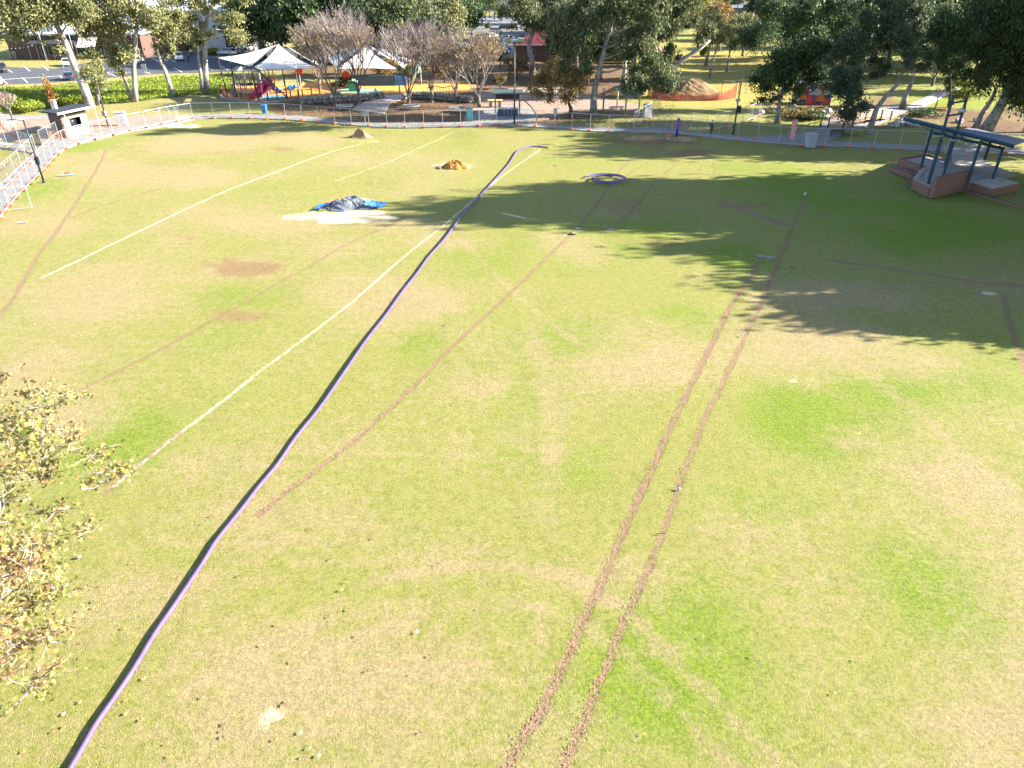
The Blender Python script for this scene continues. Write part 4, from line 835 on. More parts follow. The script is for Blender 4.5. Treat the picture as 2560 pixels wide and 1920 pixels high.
pk2=atY(912,112,150); a1=atY(838,172,138); a2=atY(930,170,134); a3=atY(992,172,138); a4=atY(1012,172,146); a5=atY(1030,150,160); a6=atY(805,142,160)
M['sail2']=M['sail']
sail([a1,a2,a3,pk2],'centre shade sail seen through the bare trees, tent shaped',.5,.09,poles=[(a1,(840,236)),(a3,(1000,232))])
sail([pk2+Vector((.3,.5,0)),a4,a5],'right shade sail behind the bare trees, narrow and grey',.5,.10,poles=[(a5,(1035,205))])
sail([a6,a1+Vector((0,.6,.2)),pk2+Vector((-.5,.7,-.2))],'left wing shade sail behind the tallest bare tree',.6,.10,poles=[(a6,(806,206))])
for bx,by,ty,lb in ((592,244,152,'dark leaning mast left under the big sail'),(1218-500,247,186,'dark short mast by the near rail')):
    pole_at(bx,by,ty,'sail_mast',lb,'mast',.1)
# play tower
o=G(635,240); t=thing('play_tower','tall play tower with beige square roofs, posts and platforms','play tower',o)
for i,(x,y,ty) in enumerate([(594,242,178),(605,236,176),(620,240,176),(631,236,172),(640,240,168),(650,236,180),(658,244,180),(672,240,172),(680,236,170),(640,232,182),(615,232,182),(690,232,172)]):
    p=G(x,y)-o; h=H(x,y,ty); mb=MB(); mb.tube([(p.x,p.y,0),(p.x,p.y,h)],.085,6); mb.build('post',M['orange' if i in (4,8,11) else 'galv'],t)
for x,y,w_ in ((612,238,3.2),(640,237,3.0),(668,238,2.6)):
    p=G(x,y)-o; mb=MB(); mb.box((p.x,p.y,1.7),(w_,2.4,.12)); mb.build('platform',M['blackm'],t)
    mb=MB()
    for s in (-1,1):
        mb.tube([(p.x-w_/2,p.y+s*1.15,2.7),(p.x+w_/2,p.y+s*1.15,2.7)],.05,4)
        for q in range(9): mb.tube([(p.x-w_/2+w_*q/8,p.y+s*1.15,1.75),(p.x-w_/2+w_*q/8,p.y+s*1.15,2.7)],.03,4,False)
    mb.build('guard_rail',M['timber'],t)
for (x0,y0,x1,y1,yy) in ((580,166,614,176,128),(630,169,657,180,127)):
    a=atY(x0,y1,yy-1.6)-o; b=atY(x1-7,y1,yy-1.6)-o; c=atY(x1,y0,yy+1.4)-o; d=atY(x0+10,y0,yy+1.4)-o; mb=MB(); mb.slab([a,b,c,d],.1); mb.build('canopy_roof',mat('beige_panel',(0.42,0.42,0.32),.6,(0.36,0.36,0.28)),t)
# climbing panels, net ramp, small green tower, bits
p=G(598,240)-o; mb=MB()
for k in range(9): mb.tube([(p.x-1.1,p.y-.8+k*.3,.3+k*.27),(p.x+1.1,p.y-.8+k*.3,.3+k*.27)],.045,4)
for k in range(7): mb.tube([(p.x-1.1+k*.36,p.y-.9,.2),(p.x-1.1+k*.36,p.y+1.7,2.55)],.045,4)
mb.build('climbing_net',M['greym'],t)
for s,(x,y) in enumerate(((632,247),(650,244))):
    a=G(x,y)-o; mb=MB(); q=[Vector((a.x+.0,a.y-.4,.25)),Vector((a.x+.15,a.y+.6,.35)),Vector((a.x+.9,a.y+2.2,1.5)),Vector((a.x+1.2,a.y+3.2,2.3)),Vector((a.x+1.3,a.y+3.8,2.4))]; q=smooth_path(q,5)
    k=len(mb.v)
    for v in q: mb.v+= [(v.x-.42,v.y,v.z+.32),(v.x-.36,v.y,v.z),(v.x+.36,v.y,v.z),(v.x+.42,v.y,v.z+.32),(v.x+.48,v.y,v.z+.32),(v.x+.42,v.y,v.z-.08),(v.x-.42,v.y,v.z-.08),(v.x-.48,v.y,v.z+.32)]
    for i in range(len(q)-1):
        for j in range(8): mb.f.append((k+i*8+j,k+i*8+(j+1)%8,k+(i+1)*8+(j+1)%8,k+(i+1)*8+j))
    mb.build('slide',M['pink'],t,True)
a=G(700,232); t2=thing('blue_slide','curved blue slide at the right side of the play tower','slide',a); mb=MB(); q=smooth_path([Vector((0,0,.3)),Vector((-1.2,.6,.7)),Vector((-2.6,.9,1.5)),Vector((-3.4,.4,2.2))],5); mb.tube(q,.42,8); mb.build('slide_tube',M['bluep'],t2,True); mb=MB(); mb.tube([(-3.2,.3,0),(-3.2,.3,2.2)],.07,6); mb.build('post',M['galv'],t2)
a=G(665,236); t2=thing('climbing_tower','small white and green climbing frame right of the pink slides','climbing frame',a)
for s in (-.6,.6): mb=MB(); mb.tube([(s,0,0),(s,0.2,2.6)],.06,6); mb.build('post',M['whitem'],t2)
mb=MB(); [mb.tube([(-.6,0,.4+.45*k),(.6,0,.4+.45*k)],.05,5) for k in range(5)]; mb.build('rung',mat('pale_green_paint',(0.35,0.55,0.42),.5),t2)
a=G(728,231); t2=thing('spring_rocker','blue and white spring rider on the orange surface','play ride',a); mb=MB(); mb.rock((0,0,.8),.75,4,.55); mb.rock((.9,0,1.0),.4,5,.9); mb.build('rider_body',M['bluep'],t2); mb=MB(); mb.tube([(0,0,0),(0,0,.6)],.14,8); mb.build('spring',M['greym'],t2); mb=MB(); mb.box((-.9,-.1,.5),(.8,.5,.3)); mb.build('seat',M['whitem'],t2)
for x,y,z,s,lb in ((754,230,3.4,1.1,'larger red play disc half hidden in the leafy tree'),(868,218,2.0,1.2,'red round play panel behind the second bare tree')):
    a=G(x,y); t2=thing('play_disc',lb,'play panel',a); mb=MB(); mb.tube([(0,-.06,z),(0,.06,z)],s*.6,14); mb.build('panel',M['redp'],t2); mb=MB(); mb.tube([(0,.1,0),(0,.1,z)],.07,6); mb.build('post',M['galv'],t2)
a=G(885,228); t2=thing('play_cubby','small green play cubby between two bare trees','play house',a); mb=MB(); mb.box((0,0,.7),(1.5,1.3,1.4)); mb.build('cubby_wall',mat('green_paint',(0.06,0.32,0.14),.5),t2); mb=MB(); mb.slab([(-.95,-.85,1.4),(0,-.85,2.0),(0,.85,2.0),(-.95,.85,1.4)],.07); mb.slab([(0,-.85,2.0),(.95,-.85,1.4),(.95,.85,1.4),(0,.85,2.0)],.07); mb.build('roof',MATS['pale_green_paint'],t2)
a=G(1108,235); t2=thing('red_play_rail','red wavy play rail under the right bare trees','play frame',a)
mb=MB(); mb.tube([(-2.6,0,1.0),(-1.3,0,1.3),(0,0,1.0),(1.3,0,1.3),(2.6,0,1.0)],.08,6); mb.build('top_rail',M['redp'],t2,True)
for k in range(11): mb=MB(); mb.tube([(-2.6+k*.52,0,0),(-2.6+k*.52,0,1.15)],.05,5); mb.build('upright',M['redp'],t2)
a=G(1028,214); t2=thing('slide_tower','slanting green and white tube slide beside the right bare trees','slide',a); mb=MB(); mb.tube([(0,0,.3),(1.1,.5,2.4),(1.7,.8,3.8)],.38,8); mb.build('slide_tube',MATS['pale_green_paint'],t2,True); mb=MB(); mb.tube([(1.8,.9,0),(1.8,.9,4)],.09,6); mb.build('post',M['galv'],t2)
a=G(940,215); t2=thing('blue_screen','dark blue play wall in shadow under the centre sail','play wall',a); mb=MB(); mb.box((0,0,.9),(7.5,.3,1.8)); mb.build('wall_panel',mat('dark_blue_panel',(0.02,0.06,0.12),.6,(0.04,0.10,0.17),.6),t2); mb=MB(); mb.box((4.6,.3,.8),(2.0,.3,1.6)); mb.build('wall_panel',M['bluep'],t2)
# ---------------- cars ----------------
def car_proto(name,label,body,loc,rz,suv=False,group='cars parked in the car park'):
    t=thing(name,label,'car',loc,rz,group); Lh=2.25; Wd=.9; hb=.95 if not suv else 1.1; ht=1.45 if not suv else 1.72
    prof=[(-2.25,.35),(-2.3,.6),(-2.2,hb-.08),(-1.2 if suv else -1.5,hb),(1.0,hb),(2.05,hb-.18),(2.25,.6),(2.2,.35)]
    mb=MB(); k=0
    for w_,ins in ((-Wd,0),(-Wd*.93,1),(Wd*.93,1),(Wd,0)): pass
    n=len(prof)
    secs=[(-Wd,.06),(-Wd+.08,0),(Wd-.08,0),(Wd,.06)]
    for y,s in secs:
        for x,z in prof: mb.v.append((x*(1-s*.4),y,z-(s if z>.5 else -s)))
    for i in range(3):
        for j in range(n): a=i*n+j; b=i*n+(j+1)%n; mb.f.append((a,b,b+n,a+n))
    mb.f.append(tuple(range(n))[::-1]); mb.f.append(tuple(3*n+j for j in range(n)))
    bo=mb.build('body',body,t,True)
    bo.data.polygons.foreach_set("use_smooth",[False]*len(bo.data.polygons))
    xr=-2.05 if suv else -1.75; 
    bot=[(xr,-Wd+.07),(1.1,-Wd+.07),(1.1,Wd-.07),(xr,Wd-.07)]; top=[(xr+.35,-Wd+.26),(.35,-Wd+.26),(.35,Wd-.26),(xr+.35,Wd-.26)]
    mb=MB(); mb.add([(x,y,hb-.03) for x,y in bot]+[(x,y,ht-.05) for x,y in top],[(0,1,5,4),(1,2,6,5),(2,3,7,6),(3,0,4,7)]); mb.build('window',M['glass'],t)
    mb=MB(); mb.prism([(x*1.02,y*1.03) for x,y in top],ht-.06,ht); 
    for (a,b) in zip(bot,top): mb.tube([(a[0],a[1],hb-.03),(b[0],b[1],ht-.03)],.045,4)
    mb.build('roof',body,t)
    for x in (-1.38,1.42):
        for y in (-Wd+.06,Wd-.06):
            mb=MB(); mb.tube([(x,y-.11,.33),(x,y+.11,.33)],.33,14); w_=mb.build('wheel',M['tyre'],t); mb=MB(); s=1 if y>0 else -1; mb.tube([(x,y+s*.10,.33),(x,y+s*.125,.33)],.19,10); mb.build('rim',M['galv'],w_)
    for y in (-.6,.6): mb=MB(); mb.box((2.13,y,.68),(.18,.36,.14)); mb.build('headlight',M['whitem'],t)
    for y in (-.65,.65): mb=MB(); mb.box((-2.2,y,.78),(.12,.3,.14)); mb.build('tail_light',M['redp'],t)
    return t
def paint(n,c): return mat('car_paint_'+n,c,.25,tuple(x*.93 for x in c),1,spec=.6)
cw,cs,cb,cg,cd=paint('white',(0.70,0.71,0.72)),paint('silver',(0.42,0.44,0.46)),paint('blue',(0.010,0.035,0.075)),paint('teal',(0.03,0.12,0.13)),paint('dark',(0.02,0.025,0.03))
cars=[(6,180,cd,True,-60,'dark car cut by the left edge of the car park'),(-6,212,cw,False,-60,'white car nose at the left edge below the dark car'),(168,164,cs,False,-62,'silver car parked beside a leaning white trunk'),(173,199,cb,False,118,'deep blue car facing the camera beside a leaning white trunk'),
 (346,158,cs,True,100,'grey green car behind the twin trunks'),(448,150,cw,True,-65,'white four wheel drive with open space right of it'),(568,138,cs,True,165,'silver car beyond the double eucalyptus'),(600,134,cs,False,168,'grey car to the right of the silver car'),(612,126,cw,False,168,'white car farther back beside the grey car'),
 (692,92,cw,False,60,'white car seen high through dark trees'),(1240,83,cw,True,10,'white van like car at the far end of the road'),(1229,95,cw,False,50,'white car behind the teal car, nose left'),(1202,98,cw,False,60,'white car half hidden by a bare tree top'),(1270,102,cg,False,172,'teal hatchback in front of the road'),(1132,90,cw,False,50,'white car left of the dark far tree'),
 (1117,84,cs,False,50,'silver car at the far left of the road'),(1262,74,cd,True,8,'dark car half behind the white van like car'),(640,118,cb,False,170,'dark blue car between far trees'),(1440,66,cs,False,10,'silver car beyond the red roofs'),(2195,35,cd,False,0,'dark car high at the right beyond the trees'),(1080,95,cw,False,60,'white car behind the rightmost bare trees'),(1170,76,cb,False,20,'blue car on the far road')]
for i,(x,y,m_,sv,a,lb) in enumerate(cars): car_proto('parked_car',lb,m_,G(x,y),R(a),sv)
# ---------------- people ----------------
def person(name_label,loc,rz,pose,top,bottom,hat=None,hair=(0.03,0.02,0.015)):
    t=thing('person',name_label,'person',loc,rz)
    sit=pose=='sit'
    hz=.50 if sit else .93
    J={'pel':(0,0,hz),'spi':(0,.0,hz+.22),'che':(0,0,hz+.42),'nek':(0,.0,hz+.58),'hed':(0,-.03,hz+.68),'top':(0,-.02,hz+.80)}
    Rr={'pel':.14,'spi':.125,'che':.155,'nek':.055,'hed':.095,'top':.085}
    E=[('pel','spi'),('spi','che'),('che','nek'),('nek','hed'),('hed','top')]
    for s,c in ((-1,'l'),(1,'r')):
        J['sh'+c]=(s*.18,0,hz+.49); Rr['sh'+c]=.062
        if pose=='stand': el=(s*.23,-.03,hz+.22); wr=(s*.20,-.16,hz+.02)
        elif pose=='walk': el=(s*.24,-.05*s,hz+.22); wr=(s*.24,-.2*s-.05,hz+.02)
        else: el=(s*.24,-.10,hz+.24); wr=(s*.14,-.30,hz+.10)
        J['el'+c]=el; Rr['el'+c]=.045; J['wr'+c]=wr; Rr['wr'+c]=.03; d=(Vector(wr)-Vector(el)).normalized()
        pm=Vector(wr)+d*.07; J['pa'+c]=tuple(pm); Rr['pa'+c]=.036
        E+=[('che','sh'+c),('sh'+c,'el'+c),('el'+c,'wr'+c),('wr'+c,'pa'+c)]
        for f in range(4):
            q=pm+d*(.075-.008*abs(f-1.4))+Vector((0,(f-1.5)*.022,-.01)); J['f%d'%f+c]=tuple(q); Rr['f%d'%f+c]=.0095; E.append(('pa'+c,'f%d'%f+c))
        q=Vector(wr)+d*.06+Vector((-s*.02,-.05,0)); J['th'+c]=tuple(q); Rr['th'+c]=.011; E.append(('wr'+c,'th'+c))
        if sit: kn=(s*.12,-.44,hz+.02); an=(s*.12,-.46,.1); to=(s*.12,-.62,.05)
        elif pose=='walk': kn=(s*.09,-.08-.12*s,.5); an=(s*.09,.05-.18*s,.09); to=(s*.1,-.12-.18*s,.04)
        else: kn=(s*.11,-.02,.5); an=(s*.12,.02,.09); to=(s*.14,-.15,.04)
        J['hi'+c]=(s*.09,0,hz-.03); Rr['hi'+c]=.095; J['kn'+c]=kn; Rr['kn'+c]=.062; J['an'+c]=an; Rr['an'+c]=.042; J['to'+c]=to; Rr['to'+c]=.036
        E+=[('pel','hi'+c),('hi'+c,'kn'+c),('kn'+c,'an'+c),('an'+c,'to'+c)]
    def skin(name,keys,m,k=1.0,add=0.0,root='pel'):
        ks=[q for q in J if q in keys]; idx={q:i for i,q in enumerate(ks)}; me=bpy.data.meshes.new(name); me.from_pydata([J[q] for q in ks],[(idx[a],idx[b]) for a,b in E if a in idx and b in idx],[]); me.materials.append(m)
        o=bpy.data.objects.new(name,me); C.objects.link(o); o.parent=t; md=o.modifiers.new('skin','SKIN'); md.use_smooth_shade=True
        for q,i in idx.items():
            r=Rr[q]*k+add; me.skin_vertices[0].data[i].radius=(r,r*.85); me.skin_vertices[0].data[i].use_root=(q==root)
        sb=o.modifiers.new('sub','SUBSURF'); sb.levels=1; sb.render_levels=2; return o
    skin('body',set(J),M['skin'])
    up={'pel','spi','che','shl','shr','ell','elr','wrl','wrr'}; skin('jacket',up,top,1.0,.022,'spi')
    lo={'pel','hil','hir','knl','knr','anl','anr'}; skin('trousers',lo,bottom,1.0,.02,'pel')
    for c in 'lr':
        a=Vector(J['an'+c]); b=Vector(J['to'+c]); m_=MB(); m_.tube([a+Vector((0,.04,-.04)),(a+b)/2+Vector((0,0,-.02)),b],[.055,.06,.045],8); m_.build('shoe',M['tyre'],t,True)
    hd=Vector(J['hed'])+Vector((0,0,.04)); m_=MB(); m_.rock((hd.x,hd.y+.02,hd.z+.06),.118,2,.9); m_.build('hat' if hat else 'hair',hat or mat('dark_hair',hair,.7),t,True)
    m_=MB(); m_.rock((hd.x,hd.y-.1,hd.z-.01),.02,1,1); m_.build('nose',M['skin'],t)
    for s in (-1,1): m_=MB(); m_.rock((hd.x+s*.035,hd.y-.088,hd.z+.02),.012,1,1); m_.build('eye',M['blackm'],t)
    m_=MB(); m_.box((hd.x,hd.y-.09,hd.z-.055),(.045,.01,.01)); m_.build('mouth',M['redp'],t)
    return t
jk=mat('navy_jacket',(0.02,0.03,0.045),.8); tr=mat('dark_trousers',(0.04,0.045,0.06),.85); wt=mat('pale_blue_top',(0.45,0.52,0.62),.8); hv=mat('high_visibility_yellow',(0.55,0.75,0.06),.6)
person('person in dark jacket, blue cap and grey trousers standing on the path',G(1777,336),R(-150),'stand',jk,tr,mat('blue_cap',(0.04,0.10,0.28),.7))
p=person('person in a pale top sitting on the left rock wall under the bare trees',G(941,252),R(160),'sit',wt,tr); p.location.z=.62
person('person dressed in black beside the white four wheel drive',G(473,155),R(30),'walk',mat('black_top',(0.015,0.015,0.018),.8),tr)
person('person in a yellow high visibility top behind the white four wheel drive',G(479,141),R(10),'stand',hv,tr)
# ---------------- buildings ----------------
def bld(name,label,origin,rz,W_,D_,h,wallm,roofm,windows=(),doors=(),parapet=.5,slope=.5):
    t=thing(name,label,'building',origin,rz); mb=MB(); mb.prism([(0,0),(W_,0),(W_,D_),(0,D_)],0,h); mb.build('wall',wallm,t)
    mb=MB(); mb.slab([(-.6,-.8,h+.35),(W_+.6,-.8,h+.35),(W_+.6,D_+.6,h+.35+slope),(-.6,D_+.6,h+.35+slope)],.3); mb.build('roof',roofm,t)
    for x,z,w_,hh_ in windows:
        mb=MB()
        for q in ((x,0,z-hh_/2,w_+.2,.1),(x,0,z+hh_/2,w_+.2,.1)): mb.box((q[0],-.04,q[2]),(q[3],.1,q[4]))
        for s in (-1,0,1): mb.box((x+s*w_/2,-.04,z),(.1,.1,hh_))
        f=mb.build('window',M['greym'],t); mb=MB(); mb.box((x,-.01,z),(w_,.03,hh_)); mb.build('pane',M['glass'],f)
    for x,w_,hh_ in doors: mb=MB(); mb.box((x,-.03,hh_/2),(w_,.08,hh_)); mb.build('door',M['blackm'],t)
    return t
bo=G(30,147)
t=bld('shop_building','long low brown brick building with dark shopfront behind the left car park',bo,R(2),31,30,5.0,M['brickb'],M['roofwhite'],[(9,1.7,3.2,2.2),(13,1.7,3.2,2.2),(22,1.7,3.4,2.2),(26.5,1.7,3.4,2.2)],[(17.2,2.4,2.6)])
mb=MB(); mb.slab([(6,-3.0,3.4),(17,-3.0,3.4),(17,0,4.2),(6,0,4.2)],.12); mb.build('awning',M['roofdark'],t)
mb=MB(); mb.slab([(17.3,-3.2,2.7),(21.5,-3.2,2.7),(21.5,0,5.2),(17.3,0,5.2)],.1); mb.build('awning',mat('cream_awning',(0.55,0.50,0.42),.7),t)
mb=MB(); mb.box((8,-.5,5.0),(16,.35,.5)); mb.build('fascia',M['blackm'],t)
mb=MB(); mb.box((5,10,6.0),(9,12,1.6)); mb.build('roof_plant',M['whitewall'],t)
for k in range(7): mb=MB(); mb.tube([(6.2+k*1.8,-2.8,0),(6.2+k*1.8,-2.8,3.4)],.06,5); mb.build('post',M['greym'],t)
pl=G(108,147); t=thing('brick_planter','low red brick planter wall in front of the shop windows','planter',pl); mb=MB(); mb.prism([(0,-.4),(13,-.4),(13,.5),(0,.5)],0,.85); mb.build('brick_wall',M['brick'],t); mb=MB(); mb.prism([(-.05,-.45),(13.05,-.45),(13.05,.55),(-.05,.55)],.85,.95); mb.build('coping',M['cream'],t)
for x,lb in ((29,'left terracotta pot with a spiky yellow plant'),(40,'right terracotta pot with a spiky yellow plant')):
    p=G(x,147); t=thing('plant_pot',lb,'plant pot',p); mb=MB(); mb.tube([(0,0,0),(0,0,1.0),(0,0,1.7)],[.35,.55,.6],10); mb.build('pot',M['cream'],t); mb=MB(); rg=random.Random(x)
    for k in range(26): a=rg.uniform(0,6.28); e=rg.uniform(.4,.9); mb.add([(0,-.04,1.7),(0,.04,1.7),(math.cos(a)*e,math.sin(a)*e,2.2+rg.uniform(0,.6))],[(0,1,2)])
    mb.build('spiky_leaves',mat('yellow_leaf',(0.40,0.38,0.08),.6),t)
bo=G(432,128)
bld('shop_building','brown brick and pale building behind the leaning eucalyptus',bo,R(3),6,16,7.5,M['brickb'],M['roofwhite'],[],[(4.5,2,2.5)])
bo=G(452,127); t=bld('white_building','pale rendered building with dark openings behind the double eucalyptus',bo,R(3),19,22,9,M['whitewall'],M['roofwhite'],[(11.5,5.0,2.0,1.6),(5,2,2.4,2.0),(15,2.2,2.4,2.2),(7,6,2.2,1.8)],[(13,2.4,2.8)])
mb=MB(); mb.box((.7,-.1,3.2),(1.4,.3,6.4)); mb.build('dark_pillar',M['greym'],t)
bo=G(330,110); bld('white_building','low white building with pale roof behind the shop building',bo,R(0),32,30,8,M['whitewall'],M['roofwhite'],[(5,3,3,2),(12,3,3,2),(19,3,3,2),(26,3,3,2)],[])
bo=G(-60,90); bld('white_building','large pale warehouse roof at the top left corner',bo,R(0),110,70,8,M['whitewall'],M['roofwhite'],[(10+14*i,4,5,2.4) for i in range(7)],[])
bo=G(600,62); bld('white_building','white warehouse high behind the dark trees at left of centre',bo,R(-4),70,60,8,M['whitewall'],M['roofwhite'],[(6+11*i,4,4,2) for i in range(6)],[(20,3,3)])
bo=G(980,28); bld('white_building','distant pale building above the bare trees',bo,R(0),120,60,9,M['whitewall'],M['roofwhite'],[(8+13*i,5,5,2) for i in range(8)],[])
bo=G(2030,22); bld('white_building','distant white roofed building at the top right',bo,R(2),90,50,7,M['whitewall'],M['roofwhite'],[(8+13*i,4,5,2) for i in range(6)],[])
bo=G(1440,70); bld('white_building','distant cream building beyond the red roofs',bo,R(0),80,30,6,M['cream'],M['roofgrey'],[(8+12*i,3,5,2) for i in range(6)],[])
bo=G(2135,118); bld('cream_building','cream hall with green roof edge behind the dark right trees',bo,R(-6),26,14,4.6,M['cream'],mat('green_roof',(0.10,0.18,0.15),.5),[(4,2.4,2.5,1.6),(10,2.4,2.5,1.6),(17,2.4,2.5,1.6)],[(22,2,2.4)])
# red roofed hall
bo=G(1285,152); t=thing('red_roof_hall','brick hall with maroon corrugated hip roofs behind the pale trunk','building',bo,R(-3))
mb=MB(); mb.prism([(0,0),(26,0),(26,16),(0,16)],0,3.4); mb.build('brick_wall',M['brickb'],t)
mb=MB(); mb.add([(-.6,-.6,3.4),(26.6,-.6,3.4),(26.6,16.6,3.4),(-.6,16.6,3.4),(7,8,7.0),(19,8,7.0)],[(0,1,5,4),(1,2,5),(2,3,4,5),(3,0,4)]); mb.build('roof',M['roofred'],t)
mb=MB(); mb.box((13,-.7,3.35),(27,.14,.2)); mb.build('gutter',M['whitem'],t)
for x in (4,9,15,21): mb=MB(); mb.box((x,-.04,1.8),(1.8,.08,1.3)); f=mb.build('window',M['greym'],t); mb=MB(); mb.box((x,-.09,1.8),(1.6,.03,1.1)); mb.build('pane',M['glass'],f)
mb=MB(); mb.slab([(13,-5,2.5),(34,-5,2.5),(34,-.8,3.2),(13,-.8,3.2)],.1); mb.build('verandah_roof',M['awnred'],t)
for k in range(6): mb=MB(); mb.tube([(13.3+k*4,-4.8,0),(13.3+k*4,-4.8,2.5)],.07,5); mb.build('post',M['whitem'],t)
bo=G(1400,118); t=thing('red_roof_hall','second maroon roof rising behind the first hall','building',bo,R(-3)); mb=MB(); mb.prism([(0,0),(16,0),(16,14),(0,14)],0,4); mb.build('brick_wall',M['brickb'],t); mb=MB(); mb.add([(-.6,-.6,4),(16.6,-.6,4),(16.6,14.6,4),(-.6,14.6,4),(6,7,8.5),(10,7,8.5)],[(0,1,5,4),(1,2,5),(2,3,4,5),(3,0,4)]); mb.build('roof',M['roofred'],t)
bo=G(1258,147); t=thing('mural_wall','white wall with a blue painted bird shape beside the red roofed hall','wall',bo,R(-3)); mb=MB(); mb.box((1.6,0,2.1),(3.4,.3,4.2)); mb.build('wall_panel',stripes('white_ribbed_wall',(0.62,0.68,0.78),(0.5,0.6,0.75),.5),t)
mb=MB(); pts_=[(.3,3.0),(1.0,3.3),(1.7,2.5),(2.1,1.9),(1.5,1.7),(.9,2.2)]; mb.add([(x,-.155,z) for x,z in pts_]+[(x,-.185,z) for x,z in pts_],[tuple(range(6)),tuple(range(6,12))[::-1]]+[(i,6+i,6+(i+1)%6,(i+1)%6) for i in range(6)]); mb.build('painted_shape',mat('bright_blue_paint',(0.03,0.20,0.62),.5),t)
p=G(1253,140); tag(MB().box((4,0,.9),(9,.3,1.8)).build('low_wall',M['cream'],loc=(p.x-9,p.y,0)),'pale low wall left of the mural wall','wall')
# ---------------- trees ----------------
M['bark_white']=mat('pale_gum_bark',(0.27,0.245,0.215),.85,(0.15,0.13,0.112),.9,.3,8,lo=.38,hi=.52)
M['bark_grey']=mat('grey_bark',(0.27,0.25,0.23),.9,(0.13,0.12,0.11),1.5,.5,8)
M['bark_dark']=mat('dark_bark',(0.10,0.085,0.075),.9,(0.05,0.045,0.04),2,.5,8)
M['bark_dark2']=mat('brown_grey_bark',(0.15,0.125,0.115),.9,(0.08,0.065,0.06),2)
M['twig']=mat('bare_twig',(0.34,0.28,0.26),.85,(0.20,0.155,0.145),1.5)
M['l_olive']=leafmat('olive_gum_leaves',[(0.075,0.095,0.040),(0.135,0.150,0.058),(0.215,0.210,0.088),(0.30,0.26,0.12),(0.33,0.21,0.08)],.28,pos=[0,.3,.62,.88,1])
M['l_gum']=leafmat('green_gum_leaves',[(0.030,0.052,0.028),(0.060,0.088,0.038),(0.115,0.130,0.052),(0.19,0.175,0.075),(0.22,0.15,0.07)],.3,pos=[0,.35,.65,.9,1])  # upper stops raised to paint sunlit clumps into the leaf colour
M['l_dark']=leafmat('dark_green_leaves',[(0.018,0.040,0.018),(0.035,0.065,0.024),(0.070,0.100,0.032),(0.20,0.19,0.045)],.28,pos=[0,.4,.8,1])  # yellow top stop is painted sunlight on the crown clumps
M['l_blue']=leafmat('blue_green_gum_leaves',[(0.024,0.048,0.034),(0.046,0.072,0.040),(0.090,0.110,0.048),(0.18,0.17,0.065)],.3,pos=[0,.4,.8,1])  # bright end of the ramp paints in sunlit yellow clumps
M['l_yel']=leafmat('yellow_green_leaves',[(0.10,0.13,0.03),(0.20,0.22,0.05),(0.34,0.31,0.06)],.3)
M['l_brown']=leafmat('brown_autumn_leaves',[(0.07,0.050,0.022),(0.13,0.095,0.035),(0.20,0.135,0.045),(0.30,0.20,0.05)],.25)
M['l_orange']=leafmat('orange_leaves',[(0.16,0.09,0.03),(0.30,0.15,0.04),(0.36,0.24,0.06)],.3)
M['l_auto']=leafmat('autumn_plane_leaves',[(0.06,0.08,0.015),(0.15,0.17,0.03),(0.23,0.21,0.06),(0.24,0.18,0.08),(0.22,0.11,0.045),(0.10,0.055,0.03)],.3,pos=[0,.18,.38,.6,.82,1])
M['l_bush']=leafmat('lime_reed_leaves',[(0.07,0.11,0.012),(0.15,0.20,0.02),(0.27,0.28,0.035)],.3)
QUAD=np.array([(-.5,-.5),(.5,-.5),(.5,.5),(-.5,.5)])
DIAM=np.array([(0,-.5),(.5,-.05),(0.05,.5),(-.5,.0)])
STAR=np.array([(0,-.5),(.16,-.2),(.48,-.18),(.28,.06),(.36,.36),(.1,.26),(0,.52),(-.1,.26),(-.36,.36),(-.28,.06),(-.48,-.18),(-.16,-.2)])
def scatter(name,cen,size,m,parent,rs,asp=1.0,droop=0.0,shape=DIAM,flat=0.0):
    n=len(cen); k=len(shape)
    a=rs.normal(size=(n,3)); 
    if droop>0: a[:,2]-=droop*2.2
    a/=np.linalg.norm(a,axis=1)[:,None]
    b=rs.normal(size=(n,3)); 
    if flat>0:
        nn=np.zeros((n,3)); nn[:,2]=1; nn+=rs.normal(size=(n,3))*(1-flat); b=np.cross(nn,a)
    b-= (b*a).sum(1)[:,None]*a; b/=np.linalg.norm(b,axis=1)[:,None]+1e-9
    s=size*rs.uniform(.5,1.3,n); 
    V=cen[:,None,:]+shape[None,:,1,None]*(a*(s*asp)[:,None])[:,None,:]+shape[None,:,0,None]*(b*s[:,None])[:,None,:]
    me=bpy.data.meshes.new(name); me.vertices.add(n*k); me.vertices.foreach_set("co",V.ravel().astype(np.float32)); me.loops.add(n*k); me.loops.foreach_set("vertex_index",np.arange(n*k,dtype=np.int32))
    me.polygons.add(n); me.polygons.foreach_set("loop_start",(np.arange(n)*k).astype(np.int32)); me.update(calc_edges=True); me.materials.append(m)
    o=bpy.data.objects.new(name,me); C.objects.link(o); o.parent=parent; return o
